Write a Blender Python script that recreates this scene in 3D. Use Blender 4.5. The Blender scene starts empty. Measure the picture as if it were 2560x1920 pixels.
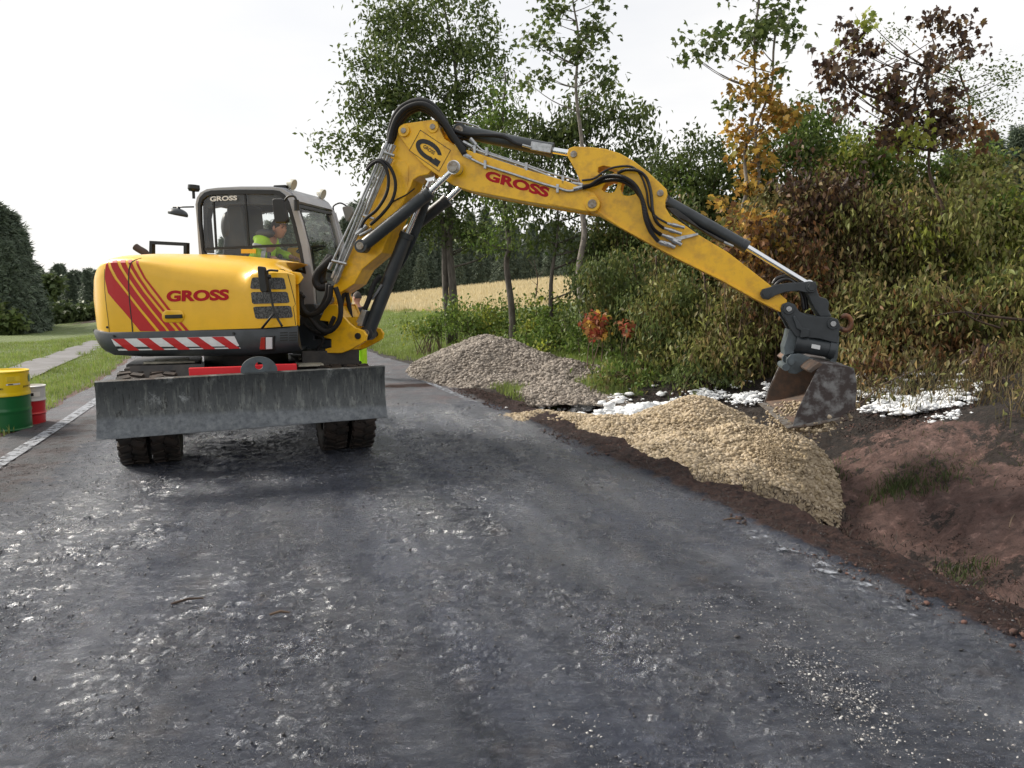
import bpy, bmesh, math, random
import numpy as np
from mathutils import Vector, Matrix, geometry, noise as mnoise
from mathutils.bvhtree import BVHTree
R = math.radians
S = bpy.context.scene
COL = S.collection
rng = np.random.default_rng(7)
random.seed(7)

# ------------------------------------------------------------ camera, sky, sun, exposure
CAMH = 1.64; FPX = 1860.0; PITCH = math.atan(213/1860.0)
cam = bpy.data.cameras.new("camera"); camo = bpy.data.objects.new("camera", cam); COL.objects.link(camo)
camo.location = (0, 0, CAMH); camo.rotation_euler = (R(90)-PITCH, 0, 0)
cam.sensor_width = 36; cam.lens = FPX/2560*36; cam.clip_start = .05; cam.clip_end = 3000
S.camera = camo
S.render.resolution_x = 1024; S.render.resolution_y = 768
S.view_settings.view_transform = 'Standard'; S.view_settings.look = 'None'
S.view_settings.exposure = 0.70; S.view_settings.gamma = 1
SUN_EL = R(36); SUN_AZ = R(-64)      # azimuth measured from +Y towards +X: a bright patch of cloud to the left, behind the digger
w = bpy.data.worlds.new("World"); S.world = w; w.use_nodes = True
nt = w.node_tree; nt.nodes.clear()
wo = nt.nodes.new("ShaderNodeOutputWorld"); bg = nt.nodes.new("ShaderNodeBackground")
sky = nt.nodes.new("ShaderNodeTexSky"); sky.sky_type = 'NISHITA'; sky.sun_disc = False
sky.sun_elevation = SUN_EL; sky.sun_rotation = SUN_AZ; sky.dust_density = 2.0
tc = nt.nodes.new("ShaderNodeTexCoord"); mp = nt.nodes.new("ShaderNodeMapping"); mp.inputs['Scale'].default_value = (1, 1, 3.5)
nz = nt.nodes.new("ShaderNodeTexNoise"); nz.inputs['Scale'].default_value = 1.3; nz.inputs['Detail'].default_value = 6; nz.inputs['Roughness'].default_value = .55
rp = nt.nodes.new("ShaderNodeValToRGB"); rp.color_ramp.elements[0].position = .3; rp.color_ramp.elements[0].color = (.78, .78, .78, 1)
rp.color_ramp.elements[1].position = .62; rp.color_ramp.elements[1].color = (.97, .97, .97, 1)
cl = nt.nodes.new("ShaderNodeMix"); cl.data_type = 'RGBA'
cl.inputs[6].default_value = (5.5, 5.5, 5.6, 1); cl.inputs[7].default_value = (7.1, 7.0, 6.8, 1)
mx = nt.nodes.new("ShaderNodeMix"); mx.data_type = 'RGBA'
L = nt.links.new
L(tc.outputs['Generated'], mp.inputs['Vector']); L(mp.outputs[0], nz.inputs['Vector']); L(nz.outputs[0], rp.inputs[0])
L(nz.outputs[0], cl.inputs[0]); L(rp.outputs[0], mx.inputs[0]); L(sky.outputs[0], mx.inputs[6]); L(cl.outputs[2], mx.inputs[7])
L(mx.outputs[2], bg.inputs[0]); bg.inputs[1].default_value = 0.1; L(bg.outputs[0], wo.inputs[0])
sl = bpy.data.lights.new("sun", 'SUN'); sl.energy = 3.3; sl.angle = R(16); sl.color = (1, .93, .82)
so = bpy.data.objects.new("sun", sl); COL.objects.link(so)
sd = Vector((math.sin(SUN_AZ)*math.cos(SUN_EL), math.cos(SUN_AZ)*math.cos(SUN_EL), math.sin(SUN_EL)))
so.rotation_euler = sd.to_track_quat('Z', 'Y').to_euler(); so.location = (-20, 20, 30)

# ------------------------------------------------------------ projection helpers (photo pixels 2560x1920 -> places in the world)
sp, cp = math.sin(PITCH), math.cos(PITCH)
def ray(px, py):
    a = (px-1280)/FPX; b = -(py-960)/FPX
    return Vector((a, cp+b*sp, -sp+b*cp))
def at(px, py, Y):
    d = ray(px, py); k = Y/d.y
    return Vector((d.x*k, Y, CAMH+d.z*k))
TH = R(-13); ORG = Vector((-3.1, 8.75, 0))
EF = Vector((math.cos(TH), math.sin(TH), 0)); EL = Vector((-math.sin(TH), math.cos(TH), 0))
def SL(p, lat):                       # point of the digger's upper carriage: (forward, lateral, up)
    d = ray(*p); c = Vector((0, 0, CAMH))
    k = (lat-(c-ORG).dot(EL))/d.dot(EL); q = c+d*k
    return Vector(((q-ORG).dot(EF), lat, q.z))
def toworld(v): return ORG+EF*v[0]+EL*v[1]+Vector((0, 0, v[2]))
def r1(x, y): return (200+x*.48223, 400+y*.48223)
def r2(x, y): return (440+x*.21101, 430+y*.21101)
def r3(x, y): return (750+x*.40984, 220+y*.40984)
def r4(x, y): return (950+x*.36166, 220+y*.36166)
def r5(x, y): return (1550+x*.42208, 420+y*.42208)
def r6(x, y): return (200+x*.34965, 620+y*.34965)
def r7(x, y): return (x*.42194, 500+y*.42194)

# ------------------------------------------------------------ materials
MATS = {}
def mat(name, col, rough=.5, metal=0., var=0., vscale=8., bump=0., bscale=40., col2=None, coat=0., spec=None, stretch=None, rvar=0., island=None, trans=0., ramp=(.35, .65), detail=5):
    if name in MATS: return MATS[name]
    m = bpy.data.materials.new(name); m.use_nodes = True; MATS[name] = m
    n = m.node_tree.nodes; l = m.node_tree.links.new; b = n['Principled BSDF']
    b.inputs['Roughness'].default_value = rough; b.inputs['Metallic'].default_value = metal
    b.inputs['Coat Weight'].default_value = coat; b.inputs['Coat Roughness'].default_value = .15
    if spec is not None: b.inputs['Specular IOR Level'].default_value = spec
    b.inputs['Base Color'].default_value = (*col, 1)
    t = n.new("ShaderNodeTexCoord"); v = t.outputs['Object']
    if stretch:
        mpn = n.new("ShaderNodeMapping"); mpn.inputs['Scale'].default_value = stretch; l(v, mpn.inputs[0]); v = mpn.outputs[0]
    colout = None
    if island:
        g = n.new("ShaderNodeNewGeometry"); cr = n.new("ShaderNodeValToRGB"); e = cr.color_ramp.elements
        while len(e) > 1: e.remove(e[-1])
        e[0].position = 0; e[0].color = (*island[0], 1)
        for i, c in enumerate(island[1:]):
            q = e.new((i+1)/(len(island)-1)); q.color = (*c, 1)
        l(g.outputs['Random Per Island'], cr.inputs[0]); colout = cr.outputs[0]
    if var or col2 or rvar:
        z = n.new("ShaderNodeTexNoise"); z.inputs['Scale'].default_value = vscale; z.inputs['Detail'].default_value = detail; z.inputs['Roughness'].default_value = .6
        l(v, z.inputs['Vector'])
        mr = n.new("ShaderNodeMapRange"); mr.inputs[1].default_value = ramp[0]; mr.inputs[2].default_value = ramp[1]; l(z.outputs[0], mr.inputs[0])
        if var or col2:
            mix = n.new("ShaderNodeMix"); mix.data_type = 'RGBA'
            if colout is None: mix.inputs[6].default_value = (*col, 1)
            else: l(colout, mix.inputs[6])
            c2 = col2 if col2 else tuple(x*(1-var) for x in col)
            if colout is not None and not col2:
                mm = n.new("ShaderNodeMix"); mm.data_type = 'RGBA'; mm.blend_type = 'MULTIPLY'; mm.inputs[0].default_value = 1
                l(colout, mm.inputs[6]); mm.inputs[7].default_value = (1-var, 1-var, 1-var, 1); l(mm.outputs[2], mix.inputs[7])
            else: mix.inputs[7].default_value = (*c2, 1)
            l(mr.outputs[0], mix.inputs[0]); colout = mix.outputs[2]
        if rvar:
            m2 = n.new("ShaderNodeMapRange"); m2.inputs[3].default_value = rough-rvar; m2.inputs[4].default_value = rough+rvar
            l(z.outputs[0], m2.inputs[0]); l(m2.outputs[0], b.inputs['Roughness'])
    if colout is not None: l(colout, b.inputs['Base Color'])
    if bump:
        z2 = n.new("ShaderNodeTexNoise"); z2.inputs['Scale'].default_value = bscale; z2.inputs['Detail'].default_value = 6
        l(v, z2.inputs['Vector']); bp = n.new("ShaderNodeBump"); bp.inputs['Strength'].default_value = 1; bp.inputs['Distance'].default_value = bump
        l(z2.outputs[0], bp.inputs['Height']); l(bp.outputs[0], b.inputs['Normal'])
    if trans:
        o = n['Material Output']; tr = n.new("ShaderNodeBsdfTranslucent"); ms = n.new("ShaderNodeMixShader"); ms.inputs[0].default_value = trans
        if colout is not None: l(colout, tr.inputs[0])
        else: tr.inputs[0].default_value = (*col, 1)
        l(b.outputs[0], ms.inputs[1]); l(tr.outputs[0], ms.inputs[2]); l(ms.outputs[0], o.inputs[0])
    return m
def glass_mat(name, tint=(1, 1, 1), refl=.06, dirt=.08):
    m = bpy.data.materials.new(name); m.use_nodes = True; MATS[name] = m
    n = m.node_tree.nodes; l = m.node_tree.links.new; n.clear()
    o = n.new("ShaderNodeOutputMaterial"); t = n.new("ShaderNodeBsdfTransparent"); t.inputs[0].default_value = (*tint, 1)
    g = n.new("ShaderNodeBsdfGlossy"); g.inputs['Roughness'].default_value = .03
    f = n.new("ShaderNodeFresnel"); f.inputs[0].default_value = 1.45
    m1 = n.new("ShaderNodeMixShader"); l(f.outputs[0], m1.inputs[0]); l(t.outputs[0], m1.inputs[1]); l(g.outputs[0], m1.inputs[2])
    d = n.new("ShaderNodeBsdfDiffuse"); d.inputs[0].default_value = (.6, .6, .55, 1)
    tcn = n.new("ShaderNodeTexCoord"); z = n.new("ShaderNodeTexNoise"); z.inputs['Scale'].default_value = 5; z.inputs['Detail'].default_value = 8; l(tcn.outputs['Object'], z.inputs[0])
    mr = n.new("ShaderNodeMapRange"); mr.inputs[1].default_value = .4; mr.inputs[2].default_value = .8; mr.inputs[4].default_value = dirt*2; l(z.outputs[0], mr.inputs[0])
    m2 = n.new("ShaderNodeMixShader"); l(mr.outputs[0], m2.inputs[0]); l(m1.outputs[0], m2.inputs[1]); l(d.outputs[0], m2.inputs[2]); l(m2.outputs[0], o.inputs[0])
    return m
YEL = mat("yellow_paint", (.90, .50, .010), .33, var=.12, vscale=3, coat=.35, bump=.0006, bscale=60, rvar=.08)
YELD = mat("yellow_boom_paint", (.90, .50, .010), .38, col2=(.52, .26, .03), vscale=9, ramp=(.46, .8), coat=.2, bump=.001, bscale=35, rvar=.1)
GRY = mat("dark_grey_paint", (.040, .048, .055), .42, var=.35, vscale=6, bump=.001, bscale=50, rvar=.12)
LGR = mat("coupler_grey_paint", (.10, .125, .14), .42, col2=(.05, .06, .065), vscale=6, bump=.001, bscale=50, rvar=.1)
CAB = mat("cab_silver_paint", (.36, .37, .40), .4, var=.15, vscale=4, coat=.3)
BLK = mat("black_plastic", (.012, .012, .013), .45, var=.4, vscale=10, rvar=.1)
BLKM = mat("black_chassis_paint", (.014, .014, .015), .5, col2=(.05, .042, .035), vscale=7, bump=.002, bscale=30)
HOSE = mat("hose_sleeve_fabric", (.010, .010, .011), .75, bump=.002, bscale=160)
HOSER = mat("ribbed_hose_plastic", (.014, .014, .016), .35)
CHR = mat("chrome_rod", (.75, .77, .8), .12, metal=1)
STL = mat("zinc_steel", (.50, .51, .52), .36, metal=.85, var=.35, vscale=25, rvar=.12)
STLD = mat("worn_pin_steel", (.38, .36, .33), .5, metal=.6, col2=(.2, .15, .1), vscale=30)
RED = mat("red_vinyl", (.50, .008, .014), .45, var=.06)
REDP = mat("red_plastic_bar", (.75, .02, .03), .4)
WHT = mat("white_vinyl", (.72, .73, .74), .45, var=.12, vscale=20)
TXT = mat("red_lettering", (.42, .004, .012), .5, spec=.25)
CREAM = mat("cream_plate", (.62, .58, .46), .5, var=.4, vscale=12)
TYRE = mat("tyre_rubber", (.014, .013, .012), .62, col2=(.05, .035, .027), vscale=8, bump=.003, bscale=30, rvar=.15)
GLS = glass_mat("cab_glass", (.95, .97, .96), dirt=.025)
GLSM = mat("mirror_glass", (.8, .82, .85), .05, metal=1)
MESHM = mat("vent_mesh", (.02, .02, .02), .5, col2=(.10, .10, .10), vscale=90, ramp=(.48, .52), stretch=(1, 1, .6))
LAMPR = mat("lamp_red", (.35, .02, .015), .2, coat=.5)
LAMPW = mat("lamp_clear", (.65, .66, .68), .15, coat=.5)
RUST = mat("rusty_steel", (.16, .10, .07), .8, col2=(.08, .065, .055), vscale=9, bump=.004, bscale=40)

# ------------------------------------------------------------ mesh helpers
def link(o, parent=None):
    COL.objects.link(o)
    if parent is not None: o.parent = parent
    return o
def tag(o, label=None, cat=None, group=None, kind=None):
    if label: o['label'] = label
    if cat: o['category'] = cat
    if group: o['group'] = group
    if kind: o['kind'] = kind
    return o
def empty(name, loc=(0, 0, 0), rz=0, label=None, cat=None, group=None):
    o = bpy.data.objects.new(name, None); o.location = loc; o.rotation_euler = (0, 0, rz); o.empty_display_size = .2
    link(o); return tag(o, label, cat, group)
def np_mesh(name, V, F, m, parent=None, smooth=False):
    V = np.asarray(V, dtype=np.float32); F = np.asarray(F, dtype=np.int32); k = F.shape[1]
    me = bpy.data.meshes.new(name); me.vertices.add(len(V)); me.vertices.foreach_set("co", V.ravel())
    me.loops.add(F.size); me.loops.foreach_set("vertex_index", F.ravel())
    me.polygons.add(len(F)); me.polygons.foreach_set("loop_start", np.arange(0, F.size, k, dtype=np.int32))
    me.polygons.foreach_set("loop_total", np.full(len(F), k, dtype=np.int32))
    if smooth: me.polygons.foreach_set("use_smooth", np.ones(len(F), dtype=bool))
    me.update(calc_edges=True); me.materials.append(m)
    return link(bpy.data.objects.new(name, me), parent)
class MB:
    def __init__(s): s.v = []; s.f = []; s.T = None
    def add(s, vs, fs):
        o = len(s.v)
        s.v += [tuple(v) for v in vs]; s.f += [tuple(i+o for i in f) for f in fs]; return s
    def box(s, c, size, rot=None):
        c = Vector(c); q = []
        for x in (-.5, .5):
            for y in (-.5, .5):
                for z in (-.5, .5):
                    p = Vector((x*size[0], y*size[1], z*size[2]))
                    if rot is not None: p = rot @ p
                    q.append(c+p)
        return s.add(q, [(0, 1, 3, 2), (4, 6, 7, 5), (0, 4, 5, 1), (2, 3, 7, 6), (0, 2, 6, 4), (1, 5, 7, 3)])
    def prism(s, prof, y0, y1, holes=()):        # profile in (x,z), extruded along y
        loops = [[Vector((p[0], 0, p[1])) for p in prof]]+[[Vector((p[0], 0, p[1])) for p in h] for h in holes]
        if holes: tris = geometry.tessellate_polygon(loops)
        else: tris = [tuple(range(len(prof)))]
        flat = [p for lp in loops for p in lp]; n = len(flat)
        vs = [(p.x, y0, p.z) for p in flat]+[(p.x, y1, p.z) for p in flat]
        fs = [tuple(t) for t in tris]+[tuple(i+n for i in reversed(t)) for t in tris]
        o = 0
        for lp in loops:
            k = len(lp)
            for i in range(k): a, b = o+i, o+(i+1) % k; fs.append((a, b, b+n, a+n))
            o += k
        return s.add(vs, fs)
    def cyl(s, p0, p1, r0, r1=None, seg=20, cap=True):
        return s.tube([p0, p1], [r0, r0 if r1 is None else r1], seg, cap)
    def tube(s, pts, r, seg=10, cap=True):
        pts = [Vector(p) for p in pts]; n = len(pts)
        rs = r if isinstance(r, (list, tuple)) else [r]*n
        vs = []; up = None
        for i, p in enumerate(pts):
            d = (pts[min(i+1, n-1)]-pts[max(i-1, 0)]).normalized()
            if up is None:
                up = Vector((0, 0, 1)) if abs(d.z) < .9 else Vector((0, 1, 0))
            a = d.cross(up).normalized(); b = a.cross(d).normalized(); up = b
            for k in range(seg):
                t = 2*math.pi*k/seg; vs.append(p+(a*math.cos(t)+b*math.sin(t))*rs[i])
        fs = []
        for i in range(n-1):
            for k in range(seg):
                k2 = (k+1) % seg; fs.append((i*seg+k, i*seg+k2, (i+1)*seg+k2, (i+1)*seg+k))
        if cap: fs.append(tuple(range(seg-1, -1, -1))); fs.append(tuple((n-1)*seg+k for k in range(seg)))
        return s.add(vs, fs)
    def lathe(s, prof, seg=32, axis='z', c=(0, 0, 0)):   # prof (r,h)
        vs = []; n = len(prof)
        for i in range(seg):
            t = 2*math.pi*i/seg
            for r_, h in prof:
                p = (r_*math.cos(t), r_*math.sin(t), h) if axis == 'z' else (r_*math.cos(t), h, r_*math.sin(t))
                vs.append((p[0]+c[0], p[1]+c[1], p[2]+c[2]))
        fs = []
        for i in range(seg):
            j = (i+1) % seg
            for k in range(n-1): fs.append((i*n+k, j*n+k, j*n+k+1, i*n+k+1))
        return s.add(vs, fs)
    def build(s, name, m, parent=None, bevel=0, smooth=False, seg=2, auto=None):
        me = bpy.data.meshes.new(name); me.from_pydata(s.v, [], s.f)
        bm = bmesh.new(); bm.from_mesh(me); bmesh.ops.recalc_face_normals(bm, faces=bm.faces); bm.to_mesh(me); bm.free()
        me.materials.append(m)
        if smooth or auto:
            for p in me.polygons: p.use_smooth = True
        if auto: me.set_sharp_from_angle(angle=R(auto))
        o = link(bpy.data.objects.new(name, me), parent)
        if bevel:
            b = o.modifiers.new("bevel", 'BEVEL'); b.width = bevel; b.segments = seg; b.limit_method = 'ANGLE'; b.angle_limit = R(35); b.harden_normals = False
        return o
def spline(pts, n=8):
    pts = [Vector(p) for p in pts]; out = []
    P = [pts[0]*2-pts[1]]+pts+[pts[-1]*2-pts[-2]]
    for i in range(1, len(P)-2):
        for k in range(n):
            t = k/n; a, b, c, d = P[i-1], P[i], P[i+1], P[i+2]
            out.append(.5*((2*b)+(c-a)*t+(2*a-5*b+4*c-d)*t*t+(3*b-a-3*c+d)*t**3))
    out.append(pts[-1]); return out
def text2d(txt, size=1., offset=.0, xs=1.):
    cu = bpy.data.curves.new("t", 'FONT'); cu.body = txt; cu.size = size; cu.offset = offset; cu.resolution_u = 4
    ob = bpy.data.objects.new("t", cu); COL.objects.link(ob)
    me = bpy.data.meshes.new_from_object(ob)
    bm = bmesh.new(); bm.from_mesh(me); bmesh.ops.triangulate(bm, faces=bm.faces)
    vs = [(v.co.x*xs, v.co.y) for v in bm.verts]; fs = [tuple(v.index for v in f.verts) for f in bm.faces]; bm.free()
    bpy.data.objects.remove(ob); bpy.data.curves.remove(cu); bpy.data.meshes.remove(me)
    x0 = min(v[0] for v in vs); x1 = max(v[0] for v in vs); y0 = min(v[1] for v in vs); y1 = max(v[1] for v in vs)
    return [((v[0]-x0)/(x1-x0), (v[1]-y0)/(y1-y0)) for v in vs], fs    # normalised 0..1
def quadmap(c, u, v):     # c: bl, br, tr, tl
    a = c[0].lerp(c[1], u); b = c[3].lerp(c[2], u); return a.lerp(b, v)

# ------------------------------------------------------------ terrain
def road_st(x, y):
    s = -.321*x+.947*y; t = .947*x+.321*y-3.185
    return s, t+.00275*np.maximum(0, np.minimum(s, 70)-9)**2
def sm(x, a, b):
    u = np.clip((x-a)/(b-a), 0, 1); return u*u*(3-2*u)
class VN:
    def __init__(s, seed, n=64):
        s.g = np.random.default_rng(seed).random((n, n)); s.n = n
    def __call__(s, x, y):
        x = np.asarray(x, float); y = np.asarray(y, float); i = np.floor(x).astype(int); j = np.floor(y).astype(int); u = x-i; v = y-j
        u = u*u*(3-2*u); v = v*v*(3-2*v); n = s.n; g = s.g
        return (g[i % n, j % n]*(1-u)*(1-v)+g[(i+1) % n, j % n]*u*(1-v)+g[i % n, (j+1) % n]*(1-u)*v+g[(i+1) % n, (j+1) % n]*u*v)-.5
vn = VN(3)
def fbm(x, y, o=4):
    r = 0; a = 1
    for k in range(o): r = r+a*vn(x*2**k+13.7*k, y*2**k+5.1*k); a *= .5
    return r
def H(x, y):
    x = np.asarray(x, float); y = np.asarray(y, float); s, t = road_st(x, y)
    left = -.25*sm(-t, 6.2, 7.6)-.016*np.maximum(0, y-30)*sm(-t, 6, 12)+fbm(x*.5, y*.5, 2)*.07*sm(-t, 6.2, 9)
    d1 = np.interp(t, [.5, .75, 1.1, 1.6, 2.0, 3.4, 4.4, 5.0, 7, 12, 40], [-.01, -.10, -.42, -.62, -.60, -.08, .34, .48, .95, 1.55, 5.5])
    d2 = np.interp(t, [.5, .9, 1.6, 2.6, 4.0, 7, 12, 25, 45], [-.01, .02, .06, .22, .55, .95, .95, 2.5, 4.6])
    k = sm(s, 9.5, 13); right = d1*(1-k)+d2*k
    rough = (fbm(x*1.1, y*1.1, 3)*.10+fbm(x*7, y*7, 4)*.035+(np.floor(fbm(x*.9+y*.5, y*.9-x*.3, 4)*9)/9)*.20)*sm(t, .6, 1.5)*(1-.75*k)+fbm(x*.7, y*.7, 3)*.12*k*sm(t, 1, 3)
    # smooth sliding faces and cracks in the clay bank
    far = np.sqrt(x*x+y*y)
    h = np.where(t > .5, right+rough, np.where(t < -6.2, left, -.012))
    return h+0*far
def ground(px, py, off=0.):
    d = ray(px, py); k = 2.0
    while k < 400:
        p = Vector((0, 0, CAMH))+d*k
        if p.z <= float(H(p.x, p.y))+off: break
        k += max(.02, k*.004)
    return Vector((p.x, p.y, float(H(p.x, p.y))))
# ------------------------------------------------------------ ground (one sheet to the horizon)
def axis(lo, hi, fine_lo, fine_hi, step, grow=1.09):
    a = list(np.arange(fine_lo, fine_hi, step)); d = step
    while a[-1] < hi: d *= grow; a.append(a[-1]+d)
    d = step; b = [fine_lo]
    while b[-1] > lo: d *= grow; b.append(b[-1]-d)
    return np.array(b[:0:-1]+a)
gx = axis(-700, 700, -7, 7.5, .07); gy = axis(-30, 1200, 2.0, 14.5, .06)
X, Y = np.meshgrid(gx, gy, indexing='ij'); Z = H(X, Y)
# the bank of fresh clay: deeper cracks, slabs and clods
s_, t_ = road_st(X, Y); clay = sm(t_, .7, 1.3)*(1-sm(t_, 5.0, 6.2))*(1-sm(s_, 9.5, 11.5))
slab = np.floor((fbm(X*.55+3, Y*.9, 2)+.5)*7)/7; Z = Z+clay*(slab-.5)*.16-clay*(np.abs(fbm(X*1.7, Y*1.7+9, 3)) < .025)*.04
V = np.stack([X, Y, Z], -1).reshape(-1, 3)
nx_, ny_ = X.shape; I = np.arange(nx_*ny_).reshape(nx_, ny_)
F = np.stack([I[:-1, :-1], I[1:, :-1], I[1:, 1:], I[:-1, 1:]], -1).reshape(-1, 4)
gm = bpy.data.materials.new("ground_soil_grass"); gm.use_nodes = True
n = gm.node_tree.nodes; l = gm.node_tree.links.new; b = n['Principled BSDF']; b.inputs['Roughness'].default_value = .85
def N_(t, **k):
    q = n.new(t)
    for a, v in k.items(): setattr(q, a, v)
    return q
def noi(scale, det=6, rough=.6, st=None, vec=None, dist=0.):
    global n, l
    tcx = n.new("ShaderNodeTexCoord"); z = n.new("ShaderNodeTexNoise"); z.inputs['Scale'].default_value = scale
    z.inputs['Detail'].default_value = det; z.inputs['Roughness'].default_value = rough; z.inputs['Distortion'].default_value = dist
    o = tcx.outputs['Object']
    if st:
        m_ = n.new("ShaderNodeMapping"); m_.inputs['Scale'].default_value = st[0]; m_.inputs['Rotation'].default_value = (0, 0, st[1]); l(o, m_.inputs[0]); o = m_.outputs[0]
    l(o, z.inputs['Vector']); return z.outputs[0]
def rmp(x, a, b_, c=0., d=1.):
    q = n.new("ShaderNodeMapRange"); q.inputs[1].default_value = a; q.inputs[2].default_value = b_; q.inputs[3].default_value = c; q.inputs[4].default_value = d
    l(x, q.inputs[0]); return q.outputs[0]
def mxc(f, a, b_):
    q = n.new("ShaderNodeMix"); q.data_type = 'RGBA'
    for s_i, v in ((0, f), (6, a), (7, b_)):
        if isinstance(v, (int, float)): q.inputs[s_i].default_value = v
        elif isinstance(v, tuple): q.inputs[s_i].default_value = (*v, 1)
        else: l(v, q.inputs[s_i])
    return q.outputs[2]
def mth(op, a, b_):
    q = n.new("ShaderNodeMath"); q.operation = op
    for i, v in enumerate((a, b_)):
        if isinstance(v, (int, float)): q.inputs[i].default_value = v
        else: l(v, q.inputs[i])
    return q.outputs[0]
at_ = N_("ShaderNodeAttribute", attribute_name="zone"); sep = n.new("ShaderNodeSeparateColor"); l(at_.outputs['Color'], sep.inputs[0])
soil = mxc(rmp(noi(2.2, 7), .35, .65), (.27, .165, .14), (.17, .092, .075))
soil = mxc(rmp(noi(9, 8, .7), .5, .68), soil, (.05, .026, .022))
soil = mxc(rmp(noi(1.3, 10, .82), .535, .57), soil, (.034, .022, .018))
soil = mxc(rmp(noi(30, 4), .66, .74), soil, (.24, .13, .11))
burnt = mxc(rmp(noi(14, 8, .7), .35, .7), (.014, .012, .011), (.05, .032, .024))
c1 = mxc(rmp(mth('ADD', sep.outputs['Red'], rmp(noi(5, 8, .75), .3, .7, -.45, .45)), .45, .6), soil, burnt)
grass = mxc(rmp(noi(.6, 6), .35, .65), (.17, .24, .045), (.11, .17, .03)); grass = mxc(rmp(noi(12, 6, .7), .4, .7), grass, (.15, .18, .05))
wheat = mxc(rmp(noi(1.2, 8, .7), .35, .65), (.60, .50, .28), (.50, .40, .20))
c2 = mxc(rmp(mth('ADD', sep.outputs['Green'], rmp(noi(3, 6), .3, .7, -.3, .3)), .4, .6), c1, grass)
c3 = mxc(rmp(mth('ADD', sep.outputs['Blue'], rmp(noi(1, 6), .3, .7, -.2, .2)), .4, .6), c2, wheat)
l(c3, b.inputs['Base Color'])
bp = n.new("ShaderNodeBump"); bp.inputs['Distance'].default_value = .05; l(mth('ADD', rmp(noi(9, 10, .75), .42, .60), mth('MULTIPLY', noi(60, 6, .75), .6)), bp.inputs['Height']); l(bp.outputs[0], b.inputs['Normal'])
l(rmp(noi(3, 4), .3, .7, .55, .95), b.inputs['Roughness'])
g = np_mesh("ground", V, F, gm, smooth=True); tag(g, kind='structure')
S_, T_ = road_st(V[:, 0], V[:, 1])
red = np.clip(1-np.abs(T_-.75)/.55, 0, 1)+np.maximum(sm(T_, 3.4, 4.5)*.8, sm(T_, 1.9, 2.6)*sm(S_, 6.0, 7.2)*.7)*(1-sm(T_, 6, 8))+.35*sm(S_, 7.5, 9.5)
red = np.where(T_ < -5, .1, red)
blu = np.where(T_ > 0, sm(T_, 6.2, 7.0)*sm(S_, 38, 41), 0.)
kk = sm(S_, 10.2, 13)
grn = np.where(T_ > 0, np.clip(np.maximum(kk*sm(T_, .8, 1.4), sm(T_, 5.5, 8)), 0, 1), sm(-T_, 6.1, 6.45))
zc = np.stack([red, grn, blu, np.ones_like(red)], -1).astype(np.float32)
ca = g.data.color_attributes.new("zone", 'FLOAT_COLOR', 'POINT'); ca.data.foreach_set("color", zc.ravel())

# ------------------------------------------------------------ asphalt road with burnt, wet tar film
def st_xy(s, t):
    t0 = t-.00275*np.maximum(0, np.minimum(s, 70)-9)**2+3.185
    return -.321*s+.947*t0, .947*s+.321*t0
sv = np.concatenate([np.arange(-4, 1.6, .1), np.arange(1.6, 7.5, .016), np.arange(7.5, 13, .03), np.arange(13, 30, .15), np.arange(30, 120, 1.)])
tv = np.concatenate([np.arange(-6.1, -5, .04), np.arange(-5, .62, .018), [.62]])
SS, TT = np.meshgrid(sv, tv, indexing='ij')
edge = np.where(TT > .3, (fbm(SS*2.1, TT*0+1, 4))*.22*(TT-.3)/.32, 0)+np.where(TT < -5.9, fbm(SS*1.3, TT*0+7, 3)*.15, 0)
XX, YY = st_xy(SS, TT+edge)
crown = .018*(1-((TT+2.8)/2.8)**2)*0
near = (1-sm(SS, 9, 14))
def track(tc, w, ph):     # tread print of a twin tyre
    lane = np.exp(-((TT-tc-.04*np.sin(SS*.7+ph))/w)**4); return lane*(np.sin(SS*72+np.abs(TT-tc)*30+ph) > .1)*.008*sm(fbm(SS*.9+ph, TT*.9, 3), -.25, .2)
ZZ = .004+near*(fbm(SS*2.6+TT*1.1, TT*2.2, 4)*.006+np.maximum(0, fbm(SS*8.5, TT*3.6+SS*2, 3))*.012+track(-2.35, .22, 0)+track(-1.6, .2, 2)+track(-3.9, .22, 1))
plates = sm(fbm(SS*11+TT*3.5, TT*7-SS*1.6, 4), .0, .10)*.0085+sm(fbm(SS*25+TT*8, TT*17-SS*4+9, 3), .0, .12)*.0060+sm(fbm(SS*5.5+3, TT*3.4, 4), .08, .17)*.008
rough_zone = .50+.50*sm(fbm(SS*.5+4, TT*2.2+2, 4), -.2, .12)
ZZ = ZZ+near*plates*rough_zone
ZZ = ZZ+near*sm(TT, 0.05, .6)*(.012+np.abs(fbm(SS*5, TT*5, 4))*.06)
ZZ = np.maximum(ZZ, .002)
V = np.stack([XX, YY, ZZ], -1).reshape(-1, 3); nx_, ny_ = XX.shape; I = np.arange(nx_*ny_).reshape(nx_, ny_)
F = np.stack([I[:-1, :-1], I[:-1, 1:], I[1:, 1:], I[1:, :-1]], -1).reshape(-1, 4)
rm = bpy.data.materials.new("burnt_wet_asphalt"); rm.use_nodes = True; n = rm.node_tree.nodes; l = rm.node_tree.links.new; b = n['Principled BSDF']
ra = R(-18.7)
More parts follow.
